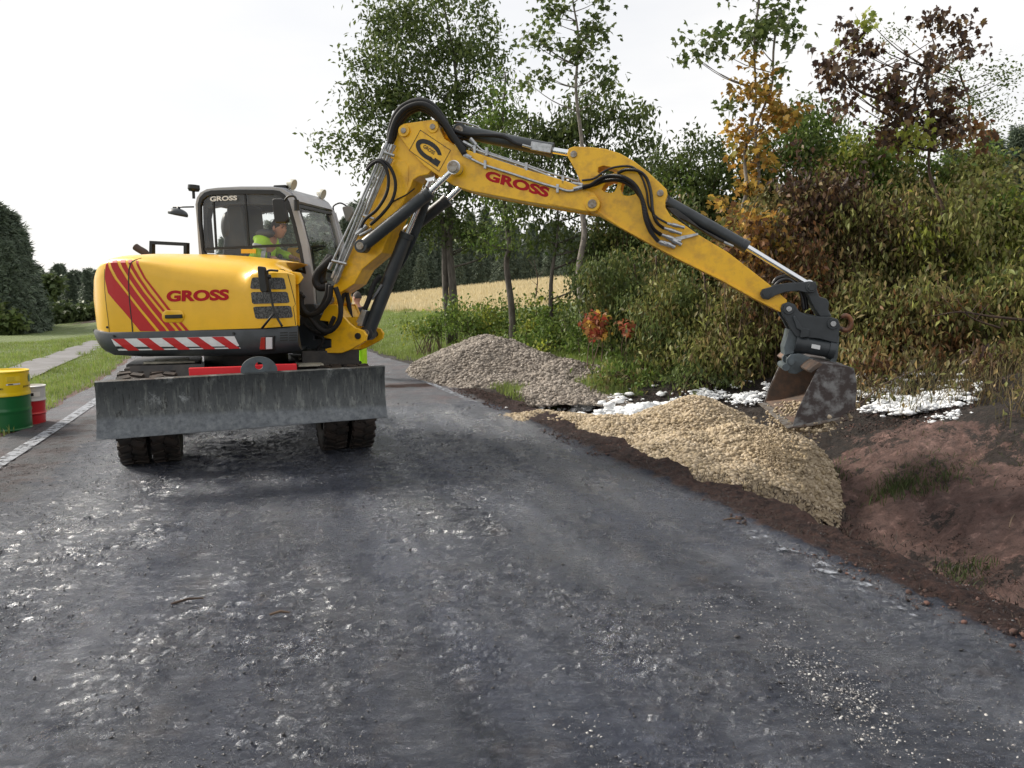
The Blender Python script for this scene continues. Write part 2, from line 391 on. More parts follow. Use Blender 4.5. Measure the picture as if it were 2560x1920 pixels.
def along(scale, L_, det=8, rough=.7):      # noise drawn out along the road
    tcx = n.new("ShaderNodeTexCoord"); m_ = n.new("ShaderNodeMapping"); m_.vector_type = 'TEXTURE'; m_.inputs['Rotation'].default_value = (0, 0, R(18.7)); m_.inputs['Scale'].default_value = (1, L_, 1)
    l(tcx.outputs['Object'], m_.inputs[0]); z = n.new("ShaderNodeTexNoise"); z.inputs['Scale'].default_value = scale; z.inputs['Detail'].default_value = det; z.inputs['Roughness'].default_value = rough; l(m_.outputs[0], z.inputs['Vector']); return z.outputs[0]
at_ = N_("ShaderNodeAttribute", attribute_name="zone"); sep = n.new("ShaderNodeSeparateColor"); l(at_.outputs['Color'], sep.inputs[0])
base = mxc(rmp(along(1.6, 6, 9, .75), .38, .62), (.022, .026, .044), (.008, .009, .015)); base = mxc(rmp(noi(55, 5, .75), .52, .68), base, (.055, .058, .072))
base = mxc(rmp(noi(3.1, 9, .72), .55, .72), base, (.050, .040, .038))
dry = mxc(rmp(noi(60, 5, .7), .35, .7), (.085, .083, .085), (.045, .044, .045)); dry = mxc(rmp(noi(2, 8, .7), .45, .7), dry, (.10, .06, .052))
base = mxc(rmp(mth('ADD', sep.outputs['Red'], rmp(noi(2.5, 8, .7), .3, .7, -.3, .3)), .4, .6), base, dry)
mud = mxc(rmp(noi(17, 8, .7), .35, .7), (.020, .015, .014), (.07, .040, .032))
base = mxc(rmp(mth('ADD', sep.outputs['Green'], rmp(noi(4, 9, .75), .3, .7, -.4, .4)), .45, .58), base, mud)
fleck = rmp(noi(70, 3, .5), .70, .74); fl = mth('MULTIPLY', fleck, rmp(noi(1.0, 6, .7), .5, .6))
base = mxc(mth('MULTIPLY', fl, .8), base, (.42, .42, .44))
l(base, b.inputs['Base Color'])
ro = rmp(noi(2.4, 8, .7, ((1, .5, 1), ra)), .35, .65, .18, .42)
ro = mth('ADD', ro, mth('MULTIPLY', sep.outputs['Red'], .28)); ro = mth('ADD', ro, mth('MULTIPLY', sep.outputs['Green'], .3))
l(ro, b.inputs['Roughness']); l(mth('MULTIPLY', rmp(sep.outputs['Green'], .1, .6, 1, .15), .55), b.inputs['Specular IOR Level']); b.inputs['Specular Tint'].default_value = (.68, .79, 1, 1); b.inputs['IOR'].default_value = 1.6
b.inputs['Coat Weight'].default_value = .8; b.inputs['Coat Roughness'].default_value = .09; b.inputs['Coat IOR'].default_value = 1.9; l(mth('MULTIPLY', mth('MULTIPLY', rmp(sep.outputs['Red'], 0, .8, 1, .06), rmp(sep.outputs['Green'], .1, .5, 1, .04)), mth('MULTIPLY', rmp(noi(6, 9, .8), .38, .60, .35, 1), rmp(along(1.9, 7, 6, .6), .36, .60, .25, 1))), b.inputs['Coat Weight'])
crust = rmp(noi(15, 7, .75, ((.5, 1.25, 1), R(-10)), dist=.6), .44, .62)
crust2 = rmp(noi(42, 6, .75, ((.6, 1.2, 1), R(-10))), .42, .62)
mask = rmp(along(1.4, 4, 5, .6), .36, .58, .55, 1)
hgt = mth('ADD', mth('MULTIPLY', noi(120, 3, .7), .25), mth('MULTIPLY', mth('ADD', mth('MULTIPLY', crust, .55), mth('MULTIPLY', crust2, .28)), mask))
hgt = mth('ADD', hgt, mth('MULTIPLY', noi(5, 6, .6, ((.5, 1.2, 1), R(-14))), .9))
bp = n.new("ShaderNodeBump"); bp.inputs['Distance'].default_value = .022; l(hgt, bp.inputs['Height']); l(bp.outputs[0], b.inputs['Normal']); l(bp.outputs[0], b.inputs['Coat Normal'])
road = np_mesh("road", V, F, rm, smooth=True); tag(road, kind='structure')
s1, t1 = SS.ravel(), TT.ravel()
dryz = np.maximum(sm(s1, 10.2, 12.5), sm(-t1, 4.6, 5.6)*sm(s1, 5.5, 7.5)); mudz = np.clip(sm(t1, .0, .45)*(1-sm(s1, 12, 15)), 0, 1)*1.0
mudz = np.maximum(mudz, .45*np.exp(-((t1+5.4)/.7)**2)*sm(s1, 5, 7)*(1-sm(s1, 11, 13)))
mudz = np.maximum(mudz, .9*np.exp(-((s1-13.9)/.35)**2)*sm(t1, -1.6, -.6))
zc = np.stack([dryz, mudz, 0*mudz, np.ones_like(mudz)], -1).astype(np.float32)
ca = road.data.color_attributes.new("zone", 'FLOAT_COLOR', 'POINT'); ca.data.foreach_set("color", zc.ravel())

# worn white lines: a sheet just above the asphalt, paint missing where it has worn off
pm = bpy.data.materials.new("worn_road_paint"); pm.use_nodes = True; n = pm.node_tree.nodes; l = pm.node_tree.links.new; b = n['Principled BSDF']
b.inputs['Base Color'].default_value = (.55, .55, .56, 1); b.inputs['Roughness'].default_value = .6
at_ = N_("ShaderNodeAttribute", attribute_name="zone"); sep = n.new("ShaderNodeSeparateColor"); l(at_.outputs['Color'], sep.inputs[0])
l(rmp(mth('ADD', noi(9, 9, .75), sep.outputs['Red']), .52, .6, 1, 0), b.inputs['Alpha'])
l(mxc(rmp(noi(20, 6, .7), .4, .65), (.30, .32, .36), (.12, .13, .15)), b.inputs['Base Color'])
def road_line(tc, s0, s1, wid, wear):
    a = np.arange(s0, s1, .12); tt = np.linspace(tc-wid/2, tc+wid/2, 6); A, B = np.meshgrid(a, tt, indexing='ij'); x, y = st_xy(A, B)
    base_h = np.interp(A.ravel(), [0, 9, 14], [.030, .026, .0]).reshape(A.shape)
    V = np.stack([x, y, .009+base_h*.55], -1).reshape(-1, 3); I = np.arange(A.size).reshape(A.shape)
    F = np.stack([I[:-1, :-1], I[:-1, 1:], I[1:, 1:], I[1:, :-1]], -1).reshape(-1, 4)
    o = np_mesh("road_marking", V, F, pm); tag(o, kind='structure')
    wv = np.interp(A.ravel(), *wear); zc = np.stack([wv, wv, wv, wv*0+1], -1).astype(np.float32)
    c = o.data.color_attributes.new("zone", 'FLOAT_COLOR', 'POINT'); c.data.foreach_set("color", zc.ravel())
road_line(0., 2.4, 60, .13, ([2.4, 3.0, 4.2, 4.8, 9.5, 11, 13, 15.5, 16.5], [.3, .13, .11, .3, .3, .10, .05, .04, .35]))
road_line(-5.67, 5.5, 60, .15, ([5.5, 8, 11, 14, 30], [.05, .035, .01, .0, .0]))
# ------------------------------------------------------------ narrow asphalt path through the meadow
a = np.arange(-2, 60, .6); pl = []
pA, pB = ground(66, 928), ground(243, 860); pA = Vector((pA.x, pA.y)); pB = Vector((pB.x, pB.y)); pD = (pB-pA).normalized()
for k in a: pl.append(pA+pD*(k-5.0))
def strip(pts, wid, z, nm, m):
    Vv = []
    for i, p in enumerate(pts):
        d = (pts[min(i+1, len(pts)-1)]-pts[max(i-1, 0)]).normalized(); nn = Vector((d.y, -d.x))
        for t in np.linspace(-wid/2, wid/2, 5):
            q = p+nn*t; Vv.append((q.x, q.y, z(q.x, q.y)))
    I = np.arange(len(Vv)).reshape(-1, 5); F = np.stack([I[:-1, :-1], I[:-1, 1:], I[1:, 1:], I[1:, :-1]], -1).reshape(-1, 4)
    return np_mesh(nm, Vv, F, m, smooth=True)
po = strip(pl, 1.1, lambda x, y: float(H(x, y))+.035, "path", mat("path_asphalt", (.17, .165, .17), .8, col2=(.11, .105, .105), vscale=1.5, bump=.004, bscale=60)); tag(po, kind='structure')

# ------------------------------------------------------------ stones
ico = None
def ico_base(sub=1):
    bm = bmesh.new(); bmesh.ops.create_icosphere(bm, subdivisions=sub, radius=1); v = np.array([p.co[:] for p in bm.verts]); f = np.array([[q.index for q in p.verts] for p in bm.faces]); bm.free(); return v, f
ICOV, ICOF = ico_base(1)
def stones(P, size, flat=.65, rg=rng, chop=True):
    n_ = len(P); k = len(ICOV); size = np.asarray(size).reshape(-1, 1, 1)*np.ones((n_, 1, 1))
    v = ICOV[None]*(1+(rg.random((n_, k, 1))-.5)*.55); v = v*(.55+.75*rg.random((n_, 1, 3)))*np.array([1, 1, flat])
    a, b_ = rg.random(n_)*6.28, (rg.random(n_)-.5)*1.6
    ca_, sa = np.cos(a), np.sin(a); cb, sb = np.cos(b_), np.sin(b_)
    Rz = np.zeros((n_, 3, 3)); Rz[:, 0, 0] = ca_; Rz[:, 0, 1] = -sa; Rz[:, 1, 0] = sa; Rz[:, 1, 1] = ca_; Rz[:, 2, 2] = 1
    Rx = np.zeros((n_, 3, 3)); Rx[:, 0, 0] = 1; Rx[:, 1, 1] = cb; Rx[:, 1, 2] = -sb; Rx[:, 2, 1] = sb; Rx[:, 2, 2] = cb
    v = np.einsum('nij,nkj->nki', Rz@Rx, v)*size*.5+np.asarray(P)[:, None, :]
    f = ICOF[None]+(np.arange(n_)*k)[:, None, None]
    return v.reshape(-1, 3), f.reshape(-1, 3)
def join(parts):
    V = []; F = []; o = 0
    for v, f in parts: V.append(v); F.append(np.asarray(f)+o); o += len(v)
    return np.concatenate(V), np.concatenate(F)
def heap(name, fn, x0, x1, y0, y1, step, nst, ssize, m, label, cat, extra=None):
    xs = np.arange(x0, x1, step); ys = np.arange(y0, y1, step); A, B = np.meshgrid(xs, ys, indexing='ij'); hz = fn(A, B); hh = H(A, B)
    hz = hz+fbm(A*9, B*9, 3)*.02; ok = hz > hh-.04; I = np.arange(A.size).reshape(A.shape)
    Q = np.stack([I[:-1, :-1], I[1:, :-1], I[1:, 1:], I[:-1, 1:]], -1).reshape(-1, 4); okf = ok.ravel()[Q].all(1); Q = Q[okf]
    T3 = np.concatenate([Q[:, [0, 1, 2]], Q[:, [0, 2, 3]]]); V = np.stack([A, B, hz], -1).reshape(-1, 3)
    used = np.unique(T3); mp_ = np.zeros(len(V), int); mp_[used] = np.arange(len(used)); base_ = (V[used], mp_[T3])
    px = rng.random(nst*4)*(x1-x0)+x0; py = rng.random(nst*4)*(y1-y0)+y0; pz = fn(px, py); k = pz > H(px, py)-.02+.0*px; px, py, pz = px[k][:nst], py[k][:nst], pz[k][:nst]
    # a few have rolled away from the foot
    sz = ssize*(.45+rng.random(len(px))**3*1.9)
    st_ = stones(np.stack([px, py, pz+sz*.12], -1), sz); parts = [base_, st_]
    if extra: parts += extra
    V, F = join(parts); o = np_mesh(name, V, F, m); tag(o, label, cat); return o
G1 = mat("grey_gravel", (.34, .27, .21), .85, island=[(.33, .285, .24), (.23, .20, .17), (.42, .37, .32), (.28, .24, .20), (.18, .155, .135)], var=.25, vscale=3, bump=.004, bscale=60)
G2 = mat("tan_gravel", (.44, .34, .22), .9, island=[(.48, .39, .27), (.34, .27, .18), (.60, .50, .37), (.44, .35, .22), (.26, .205, .14)], var=.25, vscale=4, bump=.004, bscale=60)
def cone(x, y, cx, cy, h, sl, rnd=.25):
    r_ = np.sqrt((x-cx)**2+(y-cy)**2+rnd**2)-rnd; return h-sl*r_
def pile1(x, y):
    f = fbm(x*1.4, y*1.4, 3)*.14
    a = cone(x, y, -.45, 15.9, .86, .46, .35)+f; b_ = cone(x, y, .2, 15.1, .52, .40, .35)+f; c = cone(x, y, 1.15, 14.6, .42, .42, .4)+f; d = cone(x, y, 1.0, 13.4, .12, .26, .5)+f*.6; e = cone(x, y, -.7, 14.7, .30, .38)+f
    s, t = road_st(x, y); return np.maximum.reduce([a, b_, c, d, e])-1.3*np.maximum(0, .15-t)
def pile2(x, y):
    f = fbm(x*1.7, y*1.7, 3)*.10
    L_ = [(2.35, 9.4, .36, .50, .3), (2.1, 8.35, .10, .44, .4), (1.75, 7.9, .07, .34, .35), (2.75, 8.3, .24, .50, .3), (2.2, 7.4, -.04, .42, .3),
          (1.75, 9.2, .14, .30, .4), (1.3, 9.6, .09, .28, .4), (.85, 10.0, .06, .24, .4), (.5, 10.3, .03, .22, .4)]
    s, t = road_st(x, y); return np.maximum.reduce([cone(x, y, *q)+f for q in L_])-.7*np.maximum(0, t-1.25-np.clip(s-5.3, 0, 1.4))-1.6*np.maximum(0, 5.85+.2*fbm(x*3, y*3, 2)-s)
heap("gravel_heap", pile1, -3.2, 3.4, 12.2, 18.5, .05, 24000, .044, G1, "large grey brown heap of crushed stone on the verge beyond the blade", "gravel heap")
heap("gravel_heap", pile2, -.6, 4.6, 5.6, 11, .045, 34000, .030, G2, "pale tan spread of fresh gravel along the road edge under the bucket", "gravel heap")
# ============================================================ the excavator
EX = empty("wheeled_excavator", ORG, TH, "yellow wheeled excavator with grey dozer blade, its boom reaching over to the verge", "excavator")
UCA = R(21); ua = Vector((math.cos(UCA), math.sin(UCA), 0)); uf = Vector((math.sin(UCA), -math.cos(UCA), 0)); UC0 = Vector((-2.74, 7.75, 0))
def UC(u, v, z):
    p = UC0+ua*u+uf*v-ORG; return Vector((p.dot(EF), p.dot(EL), z))
def ucx(mb): mb.v = [tuple(UC(*p)) for p in mb.v]; return mb
def prof(rf, pts, lat): return [(lambda q: (q.x, q.z))(SL(rf(*p), lat)) for p in pts]
def profm(pts, lat): return [(lambda q: (q.x, q.z))(SL(p, lat)) for p in pts]
def fz(rf, p, lat): q = SL(rf(*p), lat); return q.x, q.z
def rotc(n): return [(math.cos(2*math.pi*i/n), math.sin(2*math.pi*i/n)) for i in range(n)]

# ---- bodywork: stations along the side (r6 x, y bottom, y crease, y top, lat)
ST_H = [(97, 400, 330, 300, -.80), (99, 560, 230, 190, -.90), (103, 590, 205, 140, -.98), (115, 597, 165, 108, -1.05), (140, 601, 135, 84, -1.10), (175, 604, 115, 66, -1.13), (230, 605, 103, 56, -1.14),
        (370, 602, 104, 48, -1.14), (500, 599, 128, 49, -1.14), (600, 596, 158, 50, -1.14), (700, 591, 182, 51, -1.14), (800, 588, 202, 55, -1.14), (900, 585, 219, 63, -1.14), (1000, 582, 239, 73, -1.14),
        (1100, 579, 262, 86, -1.14), (1165, 577, 290, 95, -1.142), (1195, 576, 245, 100, -1.155), (1225, 575, 200, 104, -1.165), (1300, 572, 186, 118, -1.165), (1400, 566, 176, 133, -1.15), (1480, 560, 180, 148, -1.12), (1540, 556, 195, 160, -1.08)]
VS = []; K = 14
for (x, yb, yc, yt, la) in ST_H:
    pb, pc = SL(r6(x, yb), la), SL(r6(x, yc), la); f = pc.x; fb = pb.x
    zt = SL(r6(x, yt), -.45).z
    ring = [Vector((fb*.3+f*.7, la+.25, pb.z)), Vector((f, la, pb.z)), Vector((f, la-.004, pb.z*.6+pc.z*.4)), Vector((f, la, pc.z*.85+pb.z*.15)), Vector((f, la, pc.z))]
    A, Bp, Cp = Vector((f, la, pc.z)), Vector((f, la+.03, zt-.01)), Vector((f, -.42, zt))
    for k in range(1, 8):
        t = k/7; ring.append(A*(1-t)**2+Bp*2*t*(1-t)+Cp*t*t)
    ring += [Vector((f, -.1, zt+.005)), Vector((f, .10, zt-.01))]
    wgt = 0 if x < 1200 else (x-1200)/340
    pxx = r6(x, 0)[0]
    for i_, p_ in enumerate(ring):
        if p_.y > la:
            tgt = SL((pxx, 900), p_.y).x-.02*(p_.y-la); p_.x = p_.x*(1-wgt)+min(tgt, p_.x)*wgt
    VS.append(ring)
k = len(VS[0]); hv = [p for r_ in VS for p in r_]; hf = []
for i in range(len(VS)-1):
    for j in range(k-1): hf.append((i*k+j, (i+1)*k+j, (i+1)*k+j+1, i*k+j+1))
hf.append(tuple(range(k))); hf.append(tuple((len(VS)-1)*k+j for j in range(k-1, -1, -1)))
hood = MB().add(hv, hf).build("engine_hood", YEL, EX, auto=40)
HB = BVHTree.FromPolygons([tuple(v) for v in hv], hf)
def onhood(p, off=.004, bvh=None):
    h = (bvh or HB).ray_cast(Vector((p.x, -3, p.z)), Vector((0, 1, 0)))
    return Vector((p.x, (h[0].y if h[0] else -1.14)-off, p.z))
def decal(name, grid_rows, m, parent, off=.004, bvh=None):    # rows of px points, conformed to the body
    vs = [onhood(SL(p, -1.14), off, bvh) for r_ in grid_rows for p in r_]; c = len(grid_rows[0]); fs = []
    for i in range(len(grid_rows)-1):
        for j in range(c-1): fs.append((i*c+j, i*c+j+1, (i+1)*c+j+1, (i+1)*c+j))
    return MB().add(vs, fs).build(name, m, parent)
YS = [80, 140, 215, 320, 450, 592]
bands = [([190, 178, 173, 198, 313, 430], [191, 205, 245, 330, 430, 545]), ([208, 228, 268, 350, 452, 570], [255, 283, 330, 405, 505, 620]), ([280, 305, 352, 425, 525, 640], [315, 342, 388, 462, 568, 685]),
         ([335, 362, 408, 482, 590, 710], [362, 388, 432, 505, 612, 735]), ([388, 415, 455, 535, 635, 757], [405, 432, 472, 555, 657, 782])]
sm_v, sm_f = [], []
smb = MB()
for Lx, Rx in bands:
    rows = []
    for y in np.linspace(82, 594, 46):
        a_, b_ = np.interp(y, YS, Lx), np.interp(y, YS, Rx)
        if Lx[0] == 190 and y < 100: a_, b_ = 190-(100-y)*-.2, 193
        rows.append([r6(a_+(b_-a_)*u, y) for u in np.linspace(0, 1, 6)])
    vs = [onhood(SL(p, -1.14), .003) for r_ in rows for p in r_]
    smb.add(vs, [(i*6+j, i*6+j+1, (i+1)*6+j+1, (i+1)*6+j) for i in range(45) for j in range(5)])
smb.build("red_stripes", RED, hood)
# seams (thin dark gaps) drawn as slim strips
def seam(pts, w=.006, parent=None, m=None, off=.0045):
    P = [onhood(q, off) for q in spline([SL(r6(*p), -1.14) for p in pts], 6)]
    mb = MB(); vs = []
    for i, p in enumerate(P):
        d = (P[min(i+1, len(P)-1)]-P[max(i-1, 0)]).normalized(); nn = Vector((-d.z, 0, d.x))*w*.5
        vs += [p+nn, p-nn]
    mb.add(vs, [(2*i, 2*i+1, 2*i+3, 2*i+2) for i in range(len(P)-1)]); return mb.build("panel_gap", m or BLK, parent or hood)
seam([(410, 70), (380, 90), (358, 130), (350, 200), (352, 300), (362, 420), (372, 520), (378, 600)], .013)
seam([(172, 150), (172, 290), (185, 400), (200, 520), (207, 602)], .006)
seam([(1400, 150), (1465, 160), (1485, 220), (1510, 340), (1532, 460), (1543, 552)], .007)
# lettering on the hood
def letter(txt, quad, lat, m, parent, name="lettering", conform=False, fat=.018, thick=.003):
    v2, f2 = text2d(txt, 1, fat)
    c = [SL(p, lat) for p in quad]; vs = [quadmap(c, *v) for v in v2]
    if conform: vs = [onhood(v, .004) for v in vs]
    return MB().add(vs, f2).build(name, m, parent)
letter("GROSS", [r6(620, 386), r6(1066, 374), r6(1068, 294), r6(622, 304)], -1.14, TXT, hood, conform=True, fat=.05)
# door handle in its dished plate
hp = []
for c, s in rotc(28):
    cx = 668+(45 if c > 0 else -45)*1; hp.append(r6(cx+c*34, 489+s*44))
cen = [onhood(SL(p, -1.14), .005) for p in hp]; inn = [onhood(SL(p, -1.14), .012)+(onhood(SL(r6(668, 489), -1.14), .012)-onhood(SL(p, -1.14), .012))*.13 for p in hp]
mb = MB().add(cen+inn, [(i, (i+1) % 28, 28+(i+1) % 28, 28+i) for i in range(28)]+[tuple(range(28, 56))]); hd = mb.build("handle_plate", YEL, hood, auto=30)
q = [onhood(SL(p, -1.14), .014) for p in (r6(622, 504), r6(742, 500), r6(740, 474), r6(622, 478))]
MB().add(q+[v+Vector((0, -.02, 0)) for v in q], [(0, 1, 2, 3), (4, 5, 6, 7), (0, 1, 5, 4), (1, 2, 6, 5), (2, 3, 7, 6), (3, 0, 4, 7)]).build("door_handle", BLK, hood, bevel=.004)
# three vent grilles
def rq(q, rad=.12, k=4):      # rounded quad in px
    out = []
    for i in range(4):
        p0, p1, p2 = Vector(q[i-1]), Vector(q[i]), Vector(q[(i+1) % 4]); a = p1.lerp(p0, rad); b = p1.lerp(p2, rad)
        for t in np.linspace(0, 1, k): out.append(tuple(a*(1-t)**2+p1*2*t*(1-t)+b*t*t))
    return out
for q in ([(1228, 292), (1472, 296), (1455, 212), (1242, 210)], [(1245, 400), (1492, 392), (1478, 312), (1234, 315)], [(1268, 506), (1510, 498), (1498, 412), (1250, 420)]):
    for e_, mm_, of_, nn2 in ((0, MESHM, .006, "vent_grille"),):
        vs = []; c_ = [Vector(p) for p in (q[0], q[1], q[2], q[3])]
        for i_ in range(17):
            v_ = i_/16; ins = .055*(1-min(1, min(v_, 1-v_)/.12))**2
            for j_ in range(13): u_ = ins+(1-2*ins)*j_/12; vs.append(onhood(SL(r6(*quadmap(c_, u_, v_)), -1.14), of_))
        MB().add(vs, [(i_*13+j_, i_*13+j_+1, (i_+1)*13+j_+1, (i_+1)*13+j_) for i_ in range(16) for j_ in range(12)]).build(nn2, mm_, hood)
# yellow step piece in front of the hood
def frust(rf, pts, l0, l1, pull=.03):
    A_ = [SL(rf(*p), l0) for p in pts]; B_ = [SL(rf(*p), l1)-Vector((pull, 0, 0)) for p in pts]
    for a_, b_ in zip(A_, B_): b_.z = a_.z*1.0
    n_ = len(pts); return MB().add(A_+B_, [tuple(range(n_)), tuple(range(2*n_-1, n_-1, -1))]+[(i, (i+1) % n_, n_+(i+1) % n_, n_+i) for i in range(n_)])
pp = ([(1495, 165), (1580, 178), (1600, 215), (1562, 262), (1505, 262), (1508, 400), (1548, 548), (1540, 556), (1480, 400)])
frust(r6, pp, -1.04, -.4).build("front_fairing", YEL, EX, bevel=.012)
frust(r6, [(1500, 262), (1566, 262), (1572, 560), (1535, 556)], -.9, -.3).build("fairing_recess", YEL, EX, bevel=.01)
# ---- dark lower skirt / counterweight band
ST_B = [(101, 590, 640, -.84), (104, 583, 668, -.95), (120, 588, 705, -1.07), (145, 596, 740, -1.13), (205, 603, 768, -1.165), (400, 600, 778, -1.17), (800, 590, 776, -1.17), (1140, 584, 772, -1.17), (1200, 582, 770, -1.165), (1400, 574, 755, -1.14), (1560, 556, 735, -1.08)]
VS = []
for x, yt, yb, la in ST_B:
    a_, b_ = SL(r6(x, yt), la), SL(r6(x, yb), la); f = a_.x
    sh = 0 if x < 1200 else (x-1200)/360*(SL((r6(x, 0)[0], 880), 1.1).x-.03-f)
    VS.append([Vector((f+sh, 1.1, a_.z)), Vector((f, la, a_.z)), Vector((f, la-.012, a_.z-.02)), Vector((f, la-.012, b_.z+.09)), Vector((f, la+.005, b_.z+.04)), Vector((f, la+.06, b_.z)), Vector((f+sh, 1.1, b_.z))])
k = 7; bv = [p for r_ in VS for p in r_]; bf = [(i*k+j, (i+1)*k+j, (i+1)*k+j+1, i*k+j+1) for i in range(len(VS)-1) for j in range(k-1)]+[tuple(range(k)), tuple((len(VS)-1)*k+j for j in range(k))]
skirt = MB().add(bv, bf).build("lower_skirt", GRY, EX, auto=45)
SB = BVHTree.FromPolygons([tuple(v) for v in bv], bf)
# counterweight body on the far side
zt_ = SL(r6(400, 60), -.45).z; zb_ = SL(r6(400, 600), -1.14).z; f0 = hv[3*14].x
MB().box((f0+.45, .62, (zt_+zb_)/2-.03), (.8, .95, zt_-zb_-.06)).build("counterweight", YEL, EX, bevel=.08, seg=4)
def dec2(name, quads, m, parent, off=.004, n=8):
    mb = MB()
    for q in quads:
        c = [Vector(p) for p in q]; vs = []
        for i in range(n+1):
            for j in range(3): vs.append(onhood(SL(r6(*quadmap(c, i/n, j/2)), -1.17), off, SB))
        mb.add(vs, [(i*3+j, (i+1)*3+j, (i+1)*3+j+1, i*3+j+1) for i in range(n) for j in range(2)])
    return mb.build(name, m, parent)
plate = dec2("warning_plate", [[(275, 734), (1153, 718), (1110, 630), (229, 650)]], WHT, skirt, .003, 30)
rs = []
for i in range(5):
    xt = 237+i*177.5; xb = 345+i*182; rs.append([(xb, 733-i*3.1), (xb+86, 732-i*3.1), (xt+86, 648-i*3.7), (xt, 650-i*3.7)])
rs[4][1] = (1150, 718)
dec2("red_stripes", rs, RED, plate, .0055, 4)
# combination lamp
q = [onhood(SL(r6(*p), -1.17), .0, SB) for p in ((1280, 738), (1384, 730), (1390, 626), (1298, 634))]
MB().add(q+[v+Vector((0, -.022, 0)) for v in q], [(0, 1, 2, 3), (4, 5, 6, 7), (0, 1, 5, 4), (1, 2, 6, 5), (2, 3, 7, 6), (3, 0, 4, 7)]).build("lamp_housing", BLK, EX, bevel=.008)
lh = bpy.data.objects["lamp_housing"]
for nm, m, qq in (("tail_lamp", LAMPR, ((1290, 726), (1328, 724), (1332, 636), (1304, 640))), ("work_lamp", LAMPW, ((1333, 724), (1374, 722), (1378, 638), (1337, 638)))):
    q = [onhood(SL(r6(*p), -1.17), .022, SB) for p in qq]
    MB().add(q+[v+Vector((0, -.014, 0)) for v in q], [(4, 5, 6, 7), (0, 1, 5, 4), (1, 2, 6, 5), (2, 3, 7, 6), (3, 0, 4, 7)]).build(nm, m, lh, bevel=.004)
vm = MB()
for i in range(4):
    for j in range(2):
        x0 = 1438+j*56; y0 = 600+i*18
        q = [onhood(SL(r6(*p), -1.12), .002, SB) for p in ((x0, y0+11), (x0+48, y0+9), (x0+48, y0), (x0, y0+2))]; vm.add(q, [(0, 1, 2, 3)])
vm.build("skirt_vent", BLK, skirt)
for p in ((272, 714), (250, 630), (1106, 610), (176, 568)):
    c = onhood(SL(r6(*p), -1.17), .0, SB if p[1] > 600 else HB); MB().cyl(c, c+Vector((0, -.012, 0)), .012, seg=12).build("rubber_plug", BLK, skirt)
# ---- front dark frame / swing post
MB().prism(prof(r1, [(1095, 870), (1130, 850), (1165, 745), (1215, 745), (1240, 800), (1290, 795), (1292, 835), (1262, 842), (1288, 862), (1286, 905), (1215, 915), (1215, 930), (1300, 928), (1305, 972), (1205, 982), (1180, 1005), (1095, 1005)], -.20), -.20, .20).build("swing_post", GRY, EX, bevel=.012)
MB().prism(prof(r1, [(1040, 900), (1150, 880), (1200, 760), (1210, 1000), (1040, 1005)], .0), .0, .95).build("front_frame", BLKM, EX)
# ---- tail rail, exhaust, mirrors behind the hood
def pipe(name, pts, r, m, parent, seg=10, sp_=True, n=6):
    P = spline(pts, n) if sp_ and len(pts) > 2 else pts
    return MB().tube(P, r, seg).build(name, m, parent, smooth=True)
rl = [SL(r1(*p), .35) for p in ((372, 492), (374, 420), (566, 430), (566, 492))]
MB().prism([(p.x, p.z) for p in [rl[0], rl[1], rl[2], rl[3], SL(r1(550, 492), .35), SL(r1(550, 446), .35), SL(r1(388, 438), .35), SL(r1(388, 492), .35)]], .3, .36).build("rear_rail", BLK, EX)
pipe("exhaust_pipe", [SL(r1(*p), .1) for p in ((345, 500), (335, 480), (305, 462), (285, 448))], [.045]*18+[.03], mat("exhaust_rust", (.05, .03, .022), .7), EX)
mb = MB().cyl(SL(r1(590, 200), .8), SL(r1(588, 160), .8), .018); mb.cyl(SL(r1(590, 162), .8), SL(r1(590, 150), .8), .06, .075); mb.cyl(SL(r1(590, 150), .8), SL(r1(590, 130), .8), .075, .07); mb.build("beacon", BLK, EX, auto=40)
pipe("mirror_arm", [SL(r1(*p), 1.0) for p in ((482, 245), (590, 243))], .01, BLK, EX, sp_=False)
mm = MB(); c0 = SL(r1(508, 280), 1.0)
sv_, sf_ = ico_base(3); R_ = Matrix.Rotation(R(12), 3, 'Y')
def ell(mb, c, r3_, rot=None, cut=None, sub=3):
    v, f = ico_base(sub); P = []
    for p in v:
        q = Vector((p[0]*r3_[0], p[1]*r3_[1], p[2]*r3_[2]))
        if cut is not None: q.z = max(q.z, cut)
        if rot is not None: q = rot @ q
        P.append(Vector(c)+q)
    return mb.add(P, [tuple(t) for t in f])
ell(mm, c0, (.13, .12, .075), R_, -.02); mm.cyl(c0, SL(r1(512, 242), 1.0), .022); mm.build("wide_angle_mirror", GRY, EX, smooth=True)

# ---- cab
CO = [(617, 505), (603, 300), (597, 230), (604, 195), (622, 168), (655, 150), (700, 144), (820, 139), (1000, 139), (1048, 146), (1085, 170), (1112, 212), (1150, 330), (1180, 450), (1205, 600), (1217, 760), (1140, 770), (1140, 640), (1000, 560), (800, 510)]
CM = [(634, 494), (614, 320), (611, 230), (621, 195), (645, 170), (680, 159), (820, 155), (1000, 156), (1035, 162), (1062, 182), (1085, 218), (1117, 330), (1147, 450), (1172, 590), (1100, 572), (950, 535), (780, 500)]
CI = [(650, 486), (640, 470), (626, 330), (624, 240), (636, 205), (662, 186), (700, 180), (820, 176), (1000, 178), (1030, 184), (1052, 202), (1072, 232), (1102, 335), (1131, 450), (1156, 572), (1100, 556), (950, 520), (780, 492)]
LN, LF = .13, 1.13
co, cm, ci = prof(r1, CO, LN), prof(r1, CM, LN), prof(r1, CI, LN)
cab = MB().prism(co, LN, LN+.05, [cm[::-1]]).prism(co, LF-.05, LF, [cm[::-1]])
